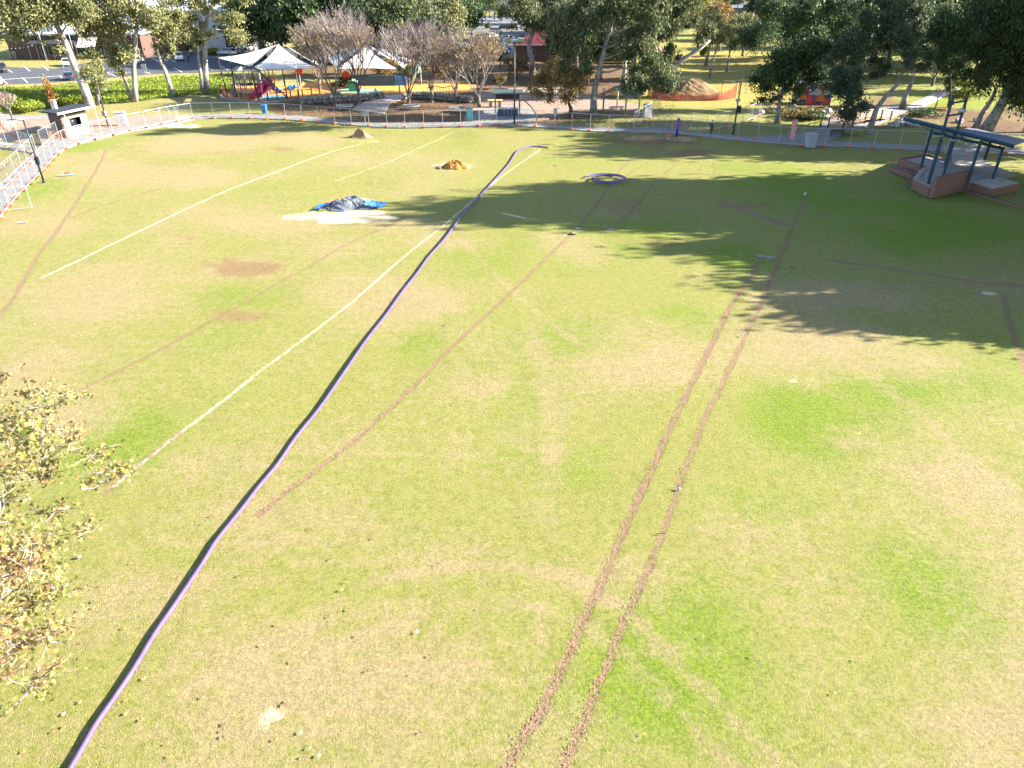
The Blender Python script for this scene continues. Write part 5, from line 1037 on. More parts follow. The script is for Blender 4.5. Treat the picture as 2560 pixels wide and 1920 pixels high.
def limb_net(mb,rs,start,targets,r0,zfork,lean_top,nseg=3,wob=.25,trunk=None):
    """grow a trunk and then limbs that reach every clump from the nearest limb"""
    pts=trunk; nodes=[]
    n=len(pts); rad=[r0*(1-.55*i/(n-1)) for i in range(n)]; rad[0]*=1.25
    mb.tube(pts,rad,8)
    for i in range(n-1):
        for f in (0,.5):
            p=pts[i].lerp(pts[i+1],f)
            if p.z>=zfork*.98: nodes.append((p,rad[i]))
    nodes.append((pts[-1],rad[-1]))
    top=pts[-1]
    tg=sorted(targets,key=lambda q:(q-top).length)
    for q in tg:
        best=None; bd=1e9
        for (p,r) in nodes:
            d=(q-p).length+max(0,p.z-q.z)*1.1-r*3
            if d<bd: bd=d; best=(p,r)
        p,r=best; L=(q-p).length
        if L<.3: continue
        r1=max(.018,min(r*.62,.035*L+.02)); mid=[]
        for i in range(nseg+1):
            f=i/nseg; v=p.lerp(q,f)+Vector((0,0,L*.10*math.sin(math.pi*f)))
            if 0<i<nseg: v+=Vector(rs.normal(size=3)*wob*L*.12)
            mid.append(v)
        rr=[r1*(1-.75*i/nseg) for i in range(nseg+1)]; mb.tube(mid,rr,5,False)
        for i in range(1,nseg+1): nodes.append((mid[i],rr[i]))
def ell(box,Y,ryf=.9,dy=0.0):
    x0,y0,x1,y1=box; Y2=Y+dy; a=atY(x0,(y0+y1)/2,Y2); b=atY(x1,(y0+y1)/2,Y2); t_=atY((x0+x1)/2,y0,Y2); u=atY((x0+x1)/2,y1,Y2)
    return ((a+b)/2*0+Vector(((a.x+b.x)/2,Y2,(t_.z+u.z)/2)),(b.x-a.x)/2,(b.x-a.x)/2*ryf,(t_.z-u.z)/2)
def tree(name,label,base,trunk,boxes,leaf,bark,r=.3,nclump=26,nleaf=5000,size=.34,asp=1.6,droop=.6,cr=.26,seed=1,group=None,ells=None,parts=True,forkf=.35,ryf=.85):
    """base: photo point or world Vector; trunk: list of photo points up the trunk; boxes: crown outlines"""
    rs=np.random.RandomState(seed); bp=G(*base) if not isinstance(base,Vector) else base
    t=thing(name,label,'tree' if name!='bush' else 'bush',bp,0,group)
    E=[ell(b[:4],bp.y,ryf,(b[4] if len(b)>4 else 0)) for b in boxes] if boxes else ells
    cl=[]; W=[e[1]*e[3] for e in E]; sw=sum(W)
    for e,w_ in zip(E,W):
        c,rx,ry,rz_=e
        for _ in range(max(3,int(nclump*w_/sw))):
            d=rs.normal(size=3); d/=np.linalg.norm(d); q=rs.uniform(.25,1)**.45*.86; v=c+Vector((d[0]*rx*q,d[1]*ry*q,d[2]*rz_*q))
            if v.z>1.2: cl.append((v-bp,min(rx,ry,rz_)*cr*2*rs.uniform(.6,1.25)))
    if trunk: tp=[Vector((0,0,-.1))]+[atY(x,y,bp.y+(i+1)*.15)-bp for i,(x,y) in enumerate(trunk)]
    else:
        c=E[0][0]-bp; tp=[Vector((0,0,-.1)),Vector((c.x*.1,c.y*.1,c.z*.3)),Vector((c.x*.4,c.y*.3,c.z*.65)),Vector((c.x*.8,c.y*.8,c.z*1.05))]
    mb=MB(); limb_net(mb,rs,None,[q for q,_ in cl],r,tp[-1].z*forkf,0,trunk=tp); mb.build('trunk',M[bark],t,True)
    tot=sum(s**2 for _,s in cl); C_=[]
    for q,s in cl:
        n=int(nleaf*3.0*s*s/tot)+4; d=rs.normal(size=(n,3)); d/=np.linalg.norm(d,axis=1)[:,None]; rad=np.minimum(np.abs(rs.normal(0,.5,n))+.15,1.5)
        pp=d*rad[:,None]*np.array([s*1.2,s*1.2,s*.95]); pp[:,2]-=droop*.25*s*(np.abs(pp[:,0])+np.abs(pp[:,1]))/max(s,.1)
        C_.append(pp+np.array(q))
    cen=np.concatenate(C_); cen=cen[cen[:,2]>.6]
    scatter('crown',cen,size*.66,M[leaf],t,rs,asp,droop); return t
gl='pale trunked eucalyptus'
tree('eucalyptus','thickest pale eucalyptus leaning left behind the kiosk',(224,268),[(213,225),(196,185),(180,150),(165,110),(140,60),(120,10)],[(-20,-90,150,75),(60,-40,215,60),(88,78,200,128),(0,20,120,110),(-50,20,50,105),(110,-40,240,70),(-40,-60,90,40),(40,-200,230,-60)],'l_olive','bark_white',.72,72,15119,.34,seed=3)
tree('eucalyptus','slim pale eucalyptus with a low crown right of the thickest trunk',(246,262),[(243,225),(240,195),(238,165)],[(190,150,272,228),(195,115,262,170)],'l_olive','bark_white',.42,16,2600,.3,seed=4)
tree('eucalyptus','pale eucalyptus forking at its base into an upright and a left leaning trunk',(338,254),[(337,215),(334,170),(338,120),(342,60),(338,0)],[(170,-60,330,60),(250,40,345,110),(245,90,335,175),(300,-80,420,60),(150,-20,270,90),(215,-30,310,95),(290,20,390,95),(220,-200,400,-60)],'l_olive','bark_white',.46,70,14280,.34,seed=5)
t=tree('eucalyptus','left leaning pale stem of the forked eucalyptus pair',(330,253),[(318,215),(306,185),(296,160),(285,120)],[(250,90,330,160),(275,130,330,190)],'l_olive','bark_white',.3,12,1800,.3,seed=6)
tree('eucalyptus','single slender eucalyptus with a curved leaning trunk and narrow crown',(434,240),[(424,210),(412,175),(400,150),(390,120),(378,85)],[(345,10,450,100),(370,80,460,135),(350,-60,440,20),(395,110,445,150),(395,-30,490,60)],'l_olive','bark_white',.42,31,5460,.32,seed=7)
tree('eucalyptus','double trunked tall eucalyptus beside the playground sails',(517,232),[(515,190),(513,150),(512,100),(515,60),(528,20),(545,-20)],[(445,-50,560,40),(455,30,530,110),(540,20,632,110),(520,-70,640,20),(470,90,520,130),(590,60,625,125),(450,-200,640,-60)],'l_olive','bark_white',.5,59,11050,.33,seed=8)
tree('eucalyptus','dark left stem of the double trunked tall eucalyptus',(506,234),[(503,200),(498,160),(494,120),(492,90)],[(452,60,510,120)],'l_olive','bark_grey',.32,8,900,.3,seed=9)
tree('eucalyptus','tree with thin dark stems behind the silver car at the sail tip',(608,136),[(604,110),(600,90)],[(560,60,640,110),(575,40,640,80)],'l_olive','bark_grey',.3,12,2200,.4,seed=10)
# the large eucalyptus group right of centre
tree('eucalyptus','largest eucalyptus with a heavy right leaning limb beside the picnic shelter',(1484,289),[(1484,250),(1488,215),(1497,180),(1512,120),(1530,60),(1545,10)],[(1375,10,1520,120),(1500,60,1640,170),(1560,130,1690,232),(1440,-70,1600,50),(1570,-40,1690,90),(1385,90,1500,190),(1520,170,1600,240),(1610,150,1700,235),(1380,-190,1580,-40,-6),(1460,-240,1640,-120,-5),(1360,-260,1560,-120,-8),(1540,-150,1680,-20)],'l_gum','bark_grey',.5,102,22950,.34,2.0,1.0,seed=11,cr=.22)
mb=MB()
tree('eucalyptus','pale trunked eucalyptus standing before the red roofed hall',(1331,185),[(1330,150),(1322,110),(1335,70),(1340,20)],[(1235,-50,1350,50),(1290,-20,1430,90),(1265,40,1330,110),(1330,60,1420,130),(1230,-260,1440,-110),(1240,-150,1440,-30)],'l_gum','bark_white',.6,46,10400,.42,1.8,.8,seed=12,cr=.24)
tree('eucalyptus','grey trunked eucalyptus behind the picnic shelter roof',(1560,232),[(1560,200),(1562,160),(1570,100)],[(1520,-20,1640,110),(1530,80,1620,170),(1490,-260,1640,-80,-4),(1510,-140,1650,0)],'l_gum','bark_grey',.5,33,6760,.4,1.8,.9,seed=13)
tree('eucalyptus','dark trunked eucalyptus between picnic shelter and bright fence panel',(1602,236),[(1602,205),(1606,160),(1615,110)],[(1570,-20,1680,120),(1580,100,1650,190),(1540,-280,1690,-100),(1560,-150,1690,0)],'l_gum','bark_grey',.5,33,6760,.4,1.8,.9,seed=14)
tree('eucalyptus','pale trunked eucalyptus at the left edge of the yellow grass with a sunlit limb',(1640,242),[(1648,205),(1690,160),(1745,125),(1775,100)],[(1630,20,1740,110),(1650,90,1720,170),(1600,120,1690,230),(1700,30,1790,100),(1640,-110,1760,30)],'l_gum','bark_white',.55,41,8320,.38,1.8,.9,seed=15)
tree('eucalyptus','yellow green crowned tree at the top edge above the yellow grass',(1745,118),[(1745,90),(1748,60)],[(1690,-50,1790,45)],'l_yel','bark_grey',.35,16,3200,.5,1.4,.4,seed=16)
tree('eucalyptus','slim white trunk leaning right, nearest on the yellow grass',(1773,196),[(1780,160),(1788,135),(1798,105),(1803,80)],[(1745,30,1835,115)],'l_olive','bark_white',.26,14,1700,.42,1.4,.5,seed=17)
tree('eucalyptus','upright white trunk on the yellow grass left of the nearest slim one',(1764,165),[(1769,140),(1776,110),(1778,85)],[(1735,0,1815,95)],'l_brown','bark_white',.4,14,1600,.45,1.4,.5,seed=18)
tree('eucalyptus','thin white trunk standing in a dirt ring in the middle of the yellow grass',(1817,179),[(1821,150),(1826,125),(1830,100)],[(1800,60,1860,125)],'l_olive','bark_white',.26,9,1100,.42,1.4,.5,seed=19)
tree('eucalyptus','thin white trunk in a dirt ring behind the middle one',(1823,153),[(1824,130),(1822,105)],[(1795,40,1850,110)],'l_olive','bark_white',.22,9,1000,.45,1.4,.5,seed=20)
tree('eucalyptus','white trunk half hidden by the round dark tree',(1856,140),[(1858,120),(1860,95)],[(1820,30,1900,120)],'l_olive','bark_white',.3,12,1700,.5,1.4,.5,seed=21)
tree('orange_tree','orange tinted narrow tree above the white trunks',(1800,128),[(1801,100)],[(1780,0,1830,80)],'l_orange','bark_grey',.2,10,1300,.45,1.2,.3,seed=22)
# dark round tree and its neighbours
tree('dark_tree','dense dark round crowned tree left of the creek',(1942,307),[(1946,275),(1952,250),(1958,220),(1965,160)],[(1855,30,2020,160),(1950,50,2095,200),(1860,120,1990,245),(1950,150,2060,275),(1890,200,1960,270),(1900,120,2060,240),(2020,170,2085,240),(1880,-60,2060,40)],'l_dark','bark_grey',.36,73,24149,.30,1.2,.2,seed=23,cr=.25)
tree('dark_tree','dark olive tree behind the round dark tree, touching the top edge',(2080,200),[(2078,160),(2075,120)],[(1950,-60,2070,70),(2040,-40,2150,110),(2090,60,2150,150),(1970,-170,2130,-50)],'l_dark','bark_grey',.45,44,10400,.42,1.3,.3,seed=24)
tree('eucalyptus','spreading blue green eucalyptus with many pale limbs by the footbridge',(2172,332),[(2182,300),(2192,270),(2215,240),(2240,215),(2262,190)],[(2085,60,2190,160),(2170,40,2300,140),(2065,140,2190,250),(2085,220,2190,305),(2040,120,2130,220),(2170,120,2260,200),(2240,110,2340,180),(2110,-40,2290,60)],'l_blue','bark_white',.42,73,14949,.30,1.4,.5,seed=25,cr=.22)
tree('eucalyptus','dark trunked tree behind the footbridge eucalyptus',(2256,272),[(2262,245),(2275,215),(2285,190)],[(2230,60,2340,150),(2260,0,2360,90),(2210,-40,2300,60),(2230,-160,2360,-10)],'l_blue','bark_grey',.5,44,9750,.38,1.4,.6,seed=26)
tree('eucalyptus','pale leaning trunk behind the stage shelter roof',(2440,318),[(2455,285),(2478,250),(2490,225)],[(2430,60,2520,200)],'l_gum','bark_white',.42,18,3000,.34,1.8,.9,seed=27)
tree('eucalyptus','massive dark leaning tree at the right edge with drooping foliage',(2465,325),[(2490,285),(2512,245),(2530,190),(2545,120),(2560,40)],[(2340,0,2470,130),(2430,-60,2640,120),(2400,100,2520,215),(2500,90,2680,250),(2340,90,2420,180),(2520,210,2600,260),(2430,-200,2700,-50)],'l_dark','bark_grey',.75,88,22800,.32,1.9,1.0,seed=28,cr=.24)
tree('eucalyptus','slender dark stemmed tree right of the pale park path',(2372,268),[(2375,240),(2378,205)],[(2335,80,2430,190)],'l_dark','bark_dark',.22,18,3400,.32,1.4,.6,seed=29)
tree('young_tree','small bright yellow green tree behind the stage mast',(2413,272),[(2413,245),(2410,220)],[(2385,185,2440,252)],'l_yel','bark_dark',.13,14,2200,.26,1.2,.3,seed=30)
tree('young_tree','small green tree left of the bright yellow green one',(2384,262),[(2384,240),(2382,210)],[(2355,170,2410,235)],'l_gum','bark_dark',.12,12,1900,.26,1.2,.3,seed=31)
for i,((bx,by),box,lb) in enumerate([((1112,206),(1070,130,1155,195),'small autumn tree behind the right rock wall'),((1182,196),(1140,120,1225,185),'small autumn tree behind the barbecue area'),((962,206),(925,135,1000,198),'small autumn tree behind the third bare tree'),((1251,222),(1232,185,1272,214),'small young autumn tree beyond the barbecue shelter'),((1292,198),(1255,130,1330,185),'autumn tree before the brick hall wall'),((1385,212),(1345,140,1425,200),'autumn tree behind the oak'),((1470,216),(1440,150,1500,205),'thin autumn tree left of the big gum limb')]):
    tree('autumn_tree',lb,(bx,by),None,[box],'l_brown','bark_dark',.16,22,1100,.28,1.2,.2,seed=130+i,cr=.25)
# autumn oak before the plaza
tree('oak_tree','low spreading autumn tree with dark limbs right of the barbecue shelter',(1428,291),[(1427,270),(1420,255)],[(1310,170,1400,262),(1380,160,1470,262),(1340,145,1440,215)],'l_brown','bark_dark',.36,60,4200,.26,1.2,.2,seed=32,forkf=.6,cr=.24)
# ---------------- bare trees ----------------
def bare(name,label,base,box,seed,leaves=0,lo=.5,lev=4,r=.26):
    rg=random.Random(seed); rs=np.random.RandomState(seed); bp=G(*base); c,rx,ry,rz_=ell(box,bp.y,.9); top=c.z+rz_; t=thing(name,label,'tree',bp); mb=MB(); mt=MB(); tips=[]
    cx_=c.x-bp.x
    def grow(p,d,L,r,l):
        q=p+d*L*.5+Vector((rg.uniform(-1,1),rg.uniform(-1,1),0))*L*.05; e=q+(d+Vector((rg.uniform(-.12,.12),rg.uniform(-.12,.12),.10))).normalized()*L*.5
        (mb if l>2 else mt).tube([p,q,e],[r,r*.85,r*.62],6 if l>2 else 3,False)
        if l<=1: tips.append(e); tips.append(q)
        if l==0: return
        k={4:4,3:4,2:5,1:4}[l]
        for i in range(k):
            sp=rg.uniform(.35,.75) if l>1 else rg.uniform(.25,.6); a=rg.uniform(0,6.28); u=Vector((math.cos(a),math.sin(a),0)); nd=(d+u*sp+Vector((0,0,.22))).normalized()
            st=e if i<2 else q.lerp(e,rg.uniform(.2,.95)); grow(st,nd,L*rg.uniform(.60,.82),r*.60,l-1)
    th=1.6; mb.tube([(0,0,-.1),(.05,0,th*.6),(0,.05,th)],[r*1.25,r,r*.92],8)
    n=6; Hh=top-th; L0=Hh*.40
    for i in range(n):
        a=6.28*i/n+rg.uniform(-.3,.3); sp=rx/Hh*rg.uniform(.7,1.5); d=Vector((math.cos(a)*sp+cx_/Hh,math.sin(a)*sp,1)).normalized(); grow(Vector((0,0,th*rg.uniform(.8,1))),d,L0*rg.uniform(.8,1.1),r*.42,lev)
    # split: thick wood and the fine twig haze are one trunk mesh
    o=mb.build('trunk',M['bark_dark2'],t); mt.build('twig_canopy',M['twig'],t)
    if leaves:
        T=np.array([tuple(v) for v in tips]); zl=T[:,2].min()+(T[:,2].max()-T[:,2].min())*lo; w_=np.where(T[:,2]<zl,1.0,.12); idx=rs.choice(len(T),leaves,p=w_/w_.sum()); cen=T[idx]+rs.normal(size=(leaves,3))*.35
        scatter('crown',cen,.24,M['l_brown'],t,rs,1.1,.2)
    return t
bare('bare_tree','leftmost bare tree with brown leaves hanging low by the playground',(838,263),(735,48,905,235),41,2600,.5)
bare('bare_tree','second bare tree, slimmer, standing before the centre sail',(898,259),(850,50,965,225),42,500,.45)
bare('bare_tree','third bare tree forking low at the end of the brick walk',(1022,263),(960,72,1082,225),43,500,.4)
bare('bare_tree','fourth bare tree, pale topped, behind the right rock wall',(1080,256),(1020,60,1125,220),44,500,.4)
bare('bare_tree','fifth bare tree leaning right behind the round bench',(1140,255),(1070,85,1180,225),45,900,.5)
bare('bare_tree','sixth bare tree carrying most brown leaves, left of the barbecue',(1197,268),(1130,95,1262,240),46,2400,.8)
bare('bare_tree','bare crowned tree rising behind the gap between sails',(800,225),(760,60,870,200),47,1200,.5)
bare('bare_tree','low bare shrub like tree on the far left behind the kiosk gravel',(32,300),(-12,222,62,285),48,0,.4,3,.12)
bare('bare_tree','thin leafless sapling beside the pale park path',(2338,270),(2322,215,2356,255),49,0,.4,3,.08)
bare('bare_tree','bare grey tree at the top right behind the dark crowns',(2240,110),(2205,-20,2275,60),50,0,.4,4,.3)
bare('bare_tree','bare tree behind the blue green eucalyptus, purplish',(2330,215),(2270,95,2370,200),51,0,.4,4,.25)
# ---------------- shrubs and bank growth ----------------
def shrub(px,py,w,h,leaf,label,seed,n=900,size=.22,name='bush',group=None):
    rs=np.random.RandomState(seed); bp=G(px,py); t=thing(name,label,'bush',bp,0,group); d=rs.normal(size=(n,3)); d/=np.linalg.norm(d,axis=1)[:,None]; q=rs.uniform(.3,1,n)**.5
    cc=rs.normal(size=(7,3))*.35; k=rs.randint(0,7,n); p=(d*q[:,None]*.55+cc[k])*np.array([w,w*.7,h*.6])+np.array([0,0,h*.5]); p=p[p[:,2]>0.02]; scatter('crown',p,size,M[leaf],t,rs,1.4,-.3)
    mb=MB()
    for i in range(6): mb.tube([(0,0,0),(cc[i][0]*w*.6,cc[i][1]*w*.5,h*.7)],[.04,.015],4,False)
    mb.build('stem',M['bark_dark'],t); return t
for i,(x,y,w_,h,lf,lb,n) in enumerate([(12,275,2.2,2.6,'l_orange','red orange bush at the far left edge',900),(55,283,3.0,1.8,'l_bush','lime green bush left of the bare shrub',1300),(85,278,2.2,1.5,'l_bush','lime green bush beside the orange sapling',900),(140,272,1.0,4.2,'l_orange','tall thin orange brown sapling behind the kiosk',900),(158,268,1.6,2.6,'l_yel','yellow bush right of the orange sapling',900),(190,270,2.2,1.6,'l_bush','lime bush at the foot of the thickest eucalyptus',1100),
  (375,133,3.0,1.0,'l_olive','clipped hedge beside the grey green car',1000),(540,137,3.2,1.2,'l_yel','low bushes left of the silver car',1100),(560,136,2.0,1.0,'l_yel','low bush touching the silver car',700),(860,173+44,2,1.6,'l_dark','dark bush under the centre sail',900),(1242,150,2.2,2.0,'l_yel','yellow bush before the mural wall',900),(1295,163,1.6,1.6,'l_bush','green bush at the corner of the red roofed hall',700),(1220,72,1.2,1.6,'l_gum','small round bush by the road',500),
  (2000,295,3.5,1.4,'l_brown','brown reeds at the creek under the round dark tree',1500),(2030,300,3.2,1.2,'l_dark','dark low bushes along the creek bank',1400),(1975,290,2.5,1.0,'l_olive','olive bush left of the creek rocks',900),(2135,338,1.4,.5,'l_yel','low ground cover beside the bench',400),(2300,288,3,1,'l_dark','dark low bush on the far creek bank',900),(1760,140,1.2,1.8,'l_bush','bright lime bush beyond the sunlit limb',600),(1010,172+10,2.0,1.8,'l_bush','lime bush seen under the right sail',700)]):
    shrub(x,y,w_,h,lf,lb,60+i,n,.2 if y>200 else .3)
# tall grass on the bank: stuff
rs=np.random.RandomState(77); nb=26000; u=rs.uniform(-140,590,nb); v=rs.uniform(0,1,nb)
top=np.interp(u,[-140,120,300,420,590],[226,219,204,194,187]); bot=np.interp(u,[-140,120,300,420,590],[285,270,256,243,232]); yy=top+(bot-top)*v
cen=np.array([tuple(G(a,b)) for a,b in zip(u,yy)]); cen[:,2]+=rs.uniform(.05,.35,nb)+.35*(fbm(cen[:,0],cen[:,1],2.2,3)-.3)
o=scatter('tall_grass',cen,.16,M['l_bush'],None,rs,3.0,-.9); tag(o,'bright lime tall grass covering the bank below the car park','grass',kind='stuff')
# leaf litter: stuff
nb=9000; X_=[];rs=np.random.RandomState(78)
while len(X_)<nb:
    a=rs.uniform(690,1700); b=rs.uniform(242,322); 
    if rs.rand()<(.9 if b<312 else .25)*(1 if a<1500 else .5): X_.append(tuple(G(a,b,.075 if 298<b<336 else .03)))
o=scatter('leaf_litter',np.array(X_),.16,M['l_brown'],None,rs,1.0,0,STAR,.75); tag(o,'brown fallen leaves carpeting the ground under the bare trees','leaf litter',kind='stuff')
# ---------------- background trees ----------------
protos=[]
for i,(lf,bk,nl) in enumerate((('l_gum','bark_grey',3200),('l_blue','bark_white',3200),('l_dark','bark_dark',3400),('l_olive','bark_white',3000))):
    e=[(Vector((0,0,8.2)),4.6,4.4,4.6),(Vector((2.2,.5,6)),3,3,2.6),(Vector((-2.2,-.4,10.5)),3,3,2.8)]
    protos.append(tree('gum_tree','x',Vector((0,0,0)),None,None,lf,bk,.34,30,nl,.62,1.5,.5,seed=90+i,ells=e,cr=.24))
bgt=[]
def where(x):
    for lim,n in ((130,'above the brown brick shops'),(330,'behind the leftmost eucalyptus crowns'),(520,'behind the white buildings at left'),(660,'above the big shade sail'),(800,'above the leftmost bare tree'),(960,'above the second bare tree'),(1120,'above the middle bare trees'),(1240,'left of the floodlight mast'),(1420,'above the red roofed hall'),(1600,'behind the largest eucalyptus'),(1780,'above the yellow grass'),(1960,'behind the dense round tree'),(2140,'behind the footbridge eucalyptus'),(2350,'above the pale park path'),(9999,'behind the massive leaning tree')):
        if x<lim: return n
hand=[(1990,185,2,1.1),(2050,165,0,1.2),(2100,190,2,1.2),(2145,170,1,1.2),(2210,190,2,1.2),(2280,175,0,1.2),(2320,120,2,1.3),(1400,175,0,1.1),(1440,190,1,1.1),(1500,200,0,1.1),(1060,150,0,1.0),(1120,140,3,1.0),(1585,165,0,1.2),(662,147,2,1.4),(708,154,2,1.45),(752,166,2,1.3),(800,158,0,1.35),(845,150,2,1.3),(890,160,1,1.2),(940,150,2,1.2),(990,158,0,1.2),(655,132,2,1.25),(705,122,2,1.35),(745,134,1,1.2),(690,150,3,1.0),(780,120,2,1.4),(640,108,2,1.0),(665,92,2,1.15),(700,70,0,1.2),(735,78,2,1.0),(760,66,2,.95),(800,88,3,1.1),(850,72,0,1.15),(885,88,2,1.0),(930,74,0,1.1),(975,92,1,1.15),(1010,78,2,1.1),(1050,92,0,1.1),(1075,70,1,1.2),(1105,60,2,1.1),(1150,76,2,1.35),(1175,70,2,1.1),(1225,45,0,1.0),(1215,30,3,1.2),(1290,52,3,1.1),(1335,62,0,1.2),(1440,100,0,1.3),(1475,80,1,1.2),(1520,110,0,1.3),(1560,80,3,1.2),(1590,130,0,1.2),(1640,100,1,1.2),(1900,88,1,1.3),(1945,100,2,1.3),(2000,120,2,1.2),(2050,90,0,1.2),(2110,120,2,1.2),(2170,90,3,1.1),(2190,140,2,1.1),(2250,120,0,1.3),(2310,150,2,1.2),(2360,120,2,1.3),(2410,160,2,1.3),(2470,130,2,1.4),(2530,170,2,1.4),(2590,140,2,1.4),(2360,190,2,1.0),(2540,230,2,1.0),(60,75,3,1.2),(20,95,0,1.2),(-20,120,3,1.1),(160,62,3,1.0),(240,70,0,1.0),(300,58,3,1.1)]
hand+=[(725,58,3,1.1),(770,100,2,.9),(820,60,2,1.2),(905,60,2,1.2),(950,104,1,1.0),(990,60,0,1.2),(1030,118,2,.9),(1065,110,1,1.0),(1098,84,3,1.0),(1180,100,2,.9),(1160,58,1,1.2),(1380,60,0,1.3),(1410,84,1,1.2),(1455,120,0,1.1),(1500,90,2,1.2),(1540,60,0,1.3),(1620,70,3,1.2),(1660,60,3,1.2),(1720,70,3,1.1),(1790,70,0,1.1),(1830,60,3,1.1),(1980,150,2,1.0),(2020,70,0,1.2),(2130,70,3,1.1),(2220,170,1,1.0),(2290,100,0,1.2),(2340,160,2,1.1),(2440,100,2,1.3),(2500,200,2,1.1),(200,40,3,1.1),(590,120,3,.8)]
rg=random.Random(12)
for i in range(54):
    x=-60+i*50+rg.uniform(-20,20)
    if 330<x<470 or 640<x<700: continue
    hand.append((x,rg.uniform(8,42),rg.choice((0,1,2,2,3)),rg.uniform(.9,1.25)))
adj=['dark green','blue green','deep green','pale olive']
used=[False]*4; cnt={}
for (x,y,k,s) in hand:
    p=G(x,y); wq='far' if y<45 else 'nearer'
    lb='%s %s gum tree %s'%(wq,adj[k],where(x)); key=lb; cnt[key]=cnt.get(key,0)+1
    if not used[k]: o=protos[k]; used[k]=True; o.location=p; o.rotation_euler=(0,0,rg.uniform(0,6.28)); o.scale=(s,)*3; o['label']=lb
    else: o=dup(protos[k],p,rg.uniform(0,6.28),lb,None,(s*rg.uniform(.9,1.1),s*rg.uniform(.9,1.1),s*rg.uniform(.85,1.15)))
    o['group']='gum trees behind the park, %s'%where(x)
# tall trees standing right of the view; they throw the long shadows over the lawn
def place(k,X_,Y_,h,sx,lb): 
    s=h/13.2; o=dup(protos[k],(X_,Y_,0),rg.uniform(0,6.28),lb,'tall gum trees right of the lawn',(sx,sx,s)); return o
SH=[(63,69.5,34.5,1.5,0),(62,72.5,31,1.1,2),(58,66.5,28,1.2,2),(60,60,20.5,1.0,0),(58,56,21.5,.95,1),(57,52,20,1.0,2),(55,48,18,1.0,0),(53,43.5,17,.9,1),(52,39,12,.8,2),(51,36,9.5,.6,2),(67,62,24,1.2,0),(69,56,22,1.2,1),(67,49,20,1.1,2),(66,42,17,1.0,0),(72,93,30,1.4,0),(72,87,20,1.0,1),(78,99,31,1.5,0),(66,73,17,1.0,2),(57,64,12,.9,2),(61,70,13,.9,0),(64,76,13,.9,1),(72,66,24,1.3,2)]
for i,(a,b,h,sx,k) in enumerate(SH): place(k,a,b,h,sx,'tall gum tree standing beyond the right edge of the lawn')
# ---------------- foreground plane tree ----------------
rs=np.random.RandomState(5); rg=random.Random(9)
bp=Vector((-18.0,14.6,0)); t=thing('plane_tree','autumn plane tree with orange and yellow leaves at the lower left edge','tree',bp)
E=[(Vector((-16.2,14.4,7.3)),4.3,4.6,3.0),(Vector((-13.4,12.6,6.0)),1.9,2.4,1.7),(Vector((-14.6,10.0,5.2)),2.0,2.0,1.5),(Vector((-15.8,17.0,7.6)),2.6,2.2,1.5)]
cl=[]
for (c,rx,ry,rz_),n in zip(E,(70,22,16,14)):
    for _ in range(n):
        d=rs.normal(size=3); d/=np.linalg.norm(d); q=rs.uniform(.2,1)**.4; cl.append(c+Vector((d[0]*rx*q,d[1]*ry*q,d[2]*rz_*q))-bp)
for x,y,z in ((120,990,8.2),(145,1010,7.8),(160,1105,7.4),(230,1140,7.2),(250,1210,6.6),(262,1180,6.8),(215,1330,5.8),(120,1500,4.6),(130,1580,4.0),(90,1600,4.0),(60,1740,3.2),(90,1700,3.4),(140,1480,4.8),(30,1620,4.2),(20,1560,5)): cl.append(G(x,y,z)-bp)
for _ in range(16): cl.append(G(rg.uniform(-90,110),rg.uniform(1380,1720),rg.uniform(3.2,4.6))-bp)
mb=MB(); limb_net(mb,rs,None,cl,.26,1.8,0,nseg=4,wob=.8,trunk=[Vector((0,0,-.1)),Vector((.1,.0,1.6)),Vector((.3,0,3.2)),Vector((.6,-.1,5.2)),Vector((1.0,0,7.4))])
cen=[]
for q in cl:
    for k in range(7):
        d=Vector(rs.normal(size=3)); d.z=d.z*.4+.25; d.normalize(); e=q+d*rg.uniform(.35,1.0); m_=q.lerp(e,.5)+Vector(rs.normal(size=3)*.06); mb.tube([q,m_,e],[.014,.010,.006],3,False)
        for f in range(rg.randint(10,22)): cen.append(tuple(q.lerp(e,rg.uniform(.2,1.08))+Vector(rs.normal(size=3)*.10)))
mb.build('trunk',mat('pale_plane_twigs',(0.30,0.27,0.225),.85,(0.17,0.15,0.125),2),t)
scatter('crown',np.array(cen),.135,M['l_auto'],t,rs,1.0,.3,STAR,.3)
# loose soil clods thrown beside the wheel tracks: stuff
OCT=np.array([(0,0,1),(1,0,0),(0,1,0),(-1,0,0),(0,-1,0),(0,0,-1)],float); OF=[(0,1,2),(0,2,3),(0,3,4),(0,4,1),(5,2,1),(5,3,2),(5,4,3),(5,1,4)]
rs=np.random.RandomState(31); ps=[]
for T_,n_,w_ in ((T1a,2600,.12),(T1b,2300,.11),(T2,1100,.10),(T7,200,.12)):
    q=[gp(p) for p in T_]; L_=[math.dist(q[i],q[i+1]) for i in range(len(q)-1)]; cs=np.cumsum([0]+L_); s=rs.uniform(0,1,n_)**1.2*cs[-1]
    qx=np.interp(s,cs,[p[0] for p in q]); qy=np.interp(s,cs,[p[1] for p in q]); i_=np.clip(np.searchsorted(cs,s)-1,0,len(L_)-1)
    dx=np.array([q[i+1][0]-q[i][0] for i in range(len(L_))])[i_]/np.array(L_)[i_]; dy=np.array([q[i+1][1]-q[i][1] for i in range(len(L_))])[i_]/np.array(L_)[i_]
    o_=rs.normal(0,1,n_)*w_+np.sign(rs.normal(size=n_))*w_*.8; ps.append(np.stack([qx-dy*o_,qy+dx*o_,np.full(n_,-.045)],1))
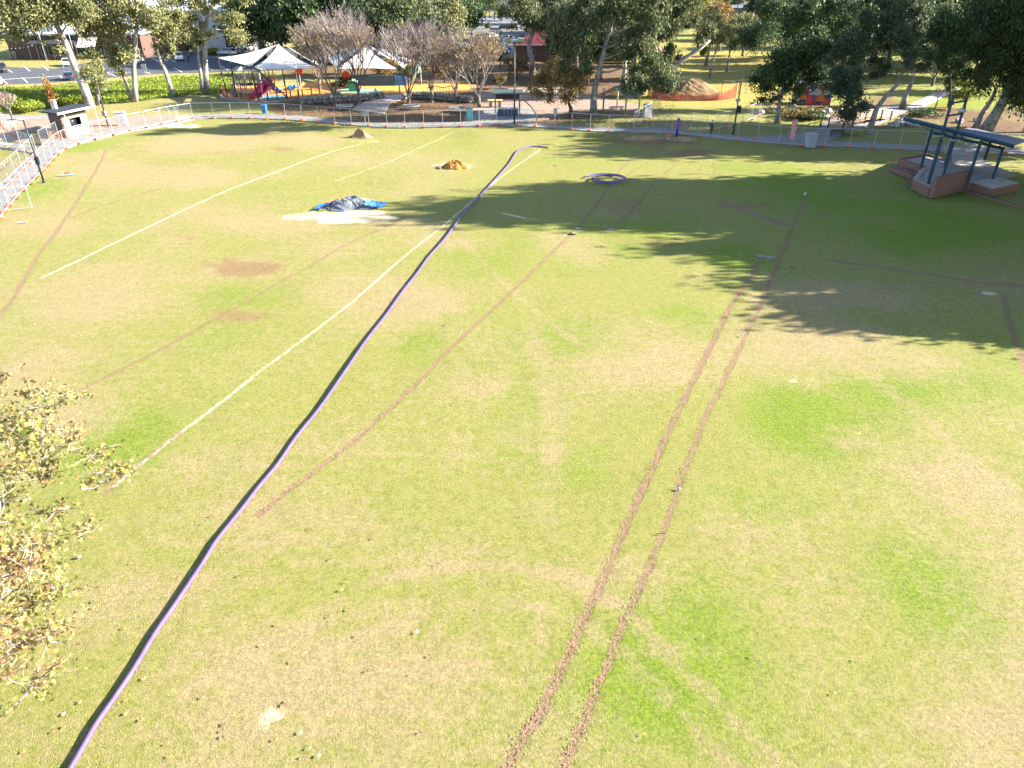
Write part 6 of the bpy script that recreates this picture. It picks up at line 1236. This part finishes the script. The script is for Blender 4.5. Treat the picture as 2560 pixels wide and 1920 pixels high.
ps=np.concatenate(ps); n_=len(ps); V=OCT[None]*(np.array([1,1,.55])*rs.uniform(.006,.03,(n_,1,1))*rs.uniform(.6,1.3,(n_,6,1)))+ps[:,None,:]
me=bpy.data.meshes.new('soil_clods'); me.from_pydata(V.reshape(-1,3).tolist(),[],[tuple(j+6*i for j in f) for i in range(n_) for f in OF]); me.materials.append(mat('clod_soil',(0.33,0.20,0.14),.95,(0.17,0.095,0.062),3))
o=bpy.data.objects.new('soil_clods',me); C.objects.link(o); tag(o,'loose red brown soil crumbs along the wheel tracks and trench','soil crumbs',kind='stuff')
# ---------------- fallen leaves on the near lawn ----------------
def leafthing(i,x,y,lb,m):
    p=G(x,y); rs=np.random.RandomState(i+300); mb=MB(); k=len(STAR); s=rs.uniform(.10,.16); a=rs.uniform(0,6.28); c_,s_=math.cos(a),math.sin(a)
    mb.v=[(0,0,.045)]; 
    for (u,v) in STAR: mb.v.append(((u*c_-v*s_)*s,(u*s_+v*c_)*s,.02+.035*abs(u)*rs.uniform(.5,1.5)+.012*rs.rand()))
    mb.f=[(0,1+j,1+(j+1)%k) for j in range(k)]
    tag(mb.build('fallen_leaf',m,loc=(p.x,p.y,.0)),lb,'leaf','fallen leaves on the near lawn')
lm=[mat('leaf_tan',(0.42,0.26,0.13),.8),mat('leaf_orange',(0.45,0.20,0.06),.8),mat('leaf_brown',(0.20,0.11,0.06),.8),mat('leaf_pale',(0.50,0.40,0.28),.8)]
spots=[(329,1409,1),(643,1471,0),(236,1505,2),(235,1520,0),(311,1572,1),(656,1615,0),(545,1626,0),(350,1676,2),(361,1697,0),(200,1757,0),(160,1786,3),(162,1818,1),(134,1831,1),(318,1751,1),(317,1784,0),(355,1800,1),(564,1811,2),(428,1891,1),(508,1745,0),(560,1843,2),(720,1753,1),(712,1762,2),(774,1322,2),(936,1347,1),(870,1456,0),(856,1476,0),(828,1399,2),(872,1524,2),(828,1541,0),(895,1590,1),(656,1613,0),(695,1562,1),(1043,1581,3),(1095,1410,2),(1031,1687,1),(732,1655,1),(920,1678,2),(752,1832,3),(776,1870,3),(798,1889,3),(762,1893,2),(1200,1523,2),(1757,1593,0),(1612,1835,0),(2086,1734,3),(1883,1641,2),(2146,1648,2),(560,1827,2),(1053,1832,2),(100,1700,1),(60,1880,1),(420,1860,0),(215,1855,0),(1075,1640,2),(600,1440,2),(510,1310,0),(1310,1290,2),(690,1850,1),(530,1290,2)]
for i,(x,y,k) in enumerate(spots): leafthing(i,x,y,'dry curled brown or tan leaf lying on the near lawn',lm[k])
for i,(x,y,lb) in enumerate([(1698,1224,'tiny white rag beside the right wheel track'),(1855,840,'small white paper scrap at the right wheel track'),(199,1394,'small white litter scrap below the plane tree'),(1652,1336,'thin dark stick between the two wheel tracks'),(2012,487,'white marker peg at the end of the shaded track')]):
    p=G(x,y); mb=MB()
    if 'stick' in lb: mb.tube([(-.2,0,.03),(.2,.03,.04)],.02,5); tag(mb.build('stick',M['bark_dark'],loc=p),lb,'stick'); continue
    mb.rock((0,0,.05),.07 if 'peg' not in lb else .12,i,.8 if 'peg' not in lb else 2); tag(mb.build('litter_scrap' if 'peg' not in lb else 'marker_peg',M['whitem'],loc=p),lb,'litter' if 'peg' not in lb else 'marker peg')
for i,(x,y,r_) in enumerate([(1432,584,.22),(1440,585,.14),(1775,635,.15),(1790,622,.12),(1980,664,.14),(1115,812,.08),(1388,413,.15)]):
    tag(MB().rock((0,0,.05),r_,i,.4).build('dirt_clod',M['dirt'],loc=G(x,y)),'small dark dirt clod lying on the lawn','dirt clod','dirt clods on the lawn')
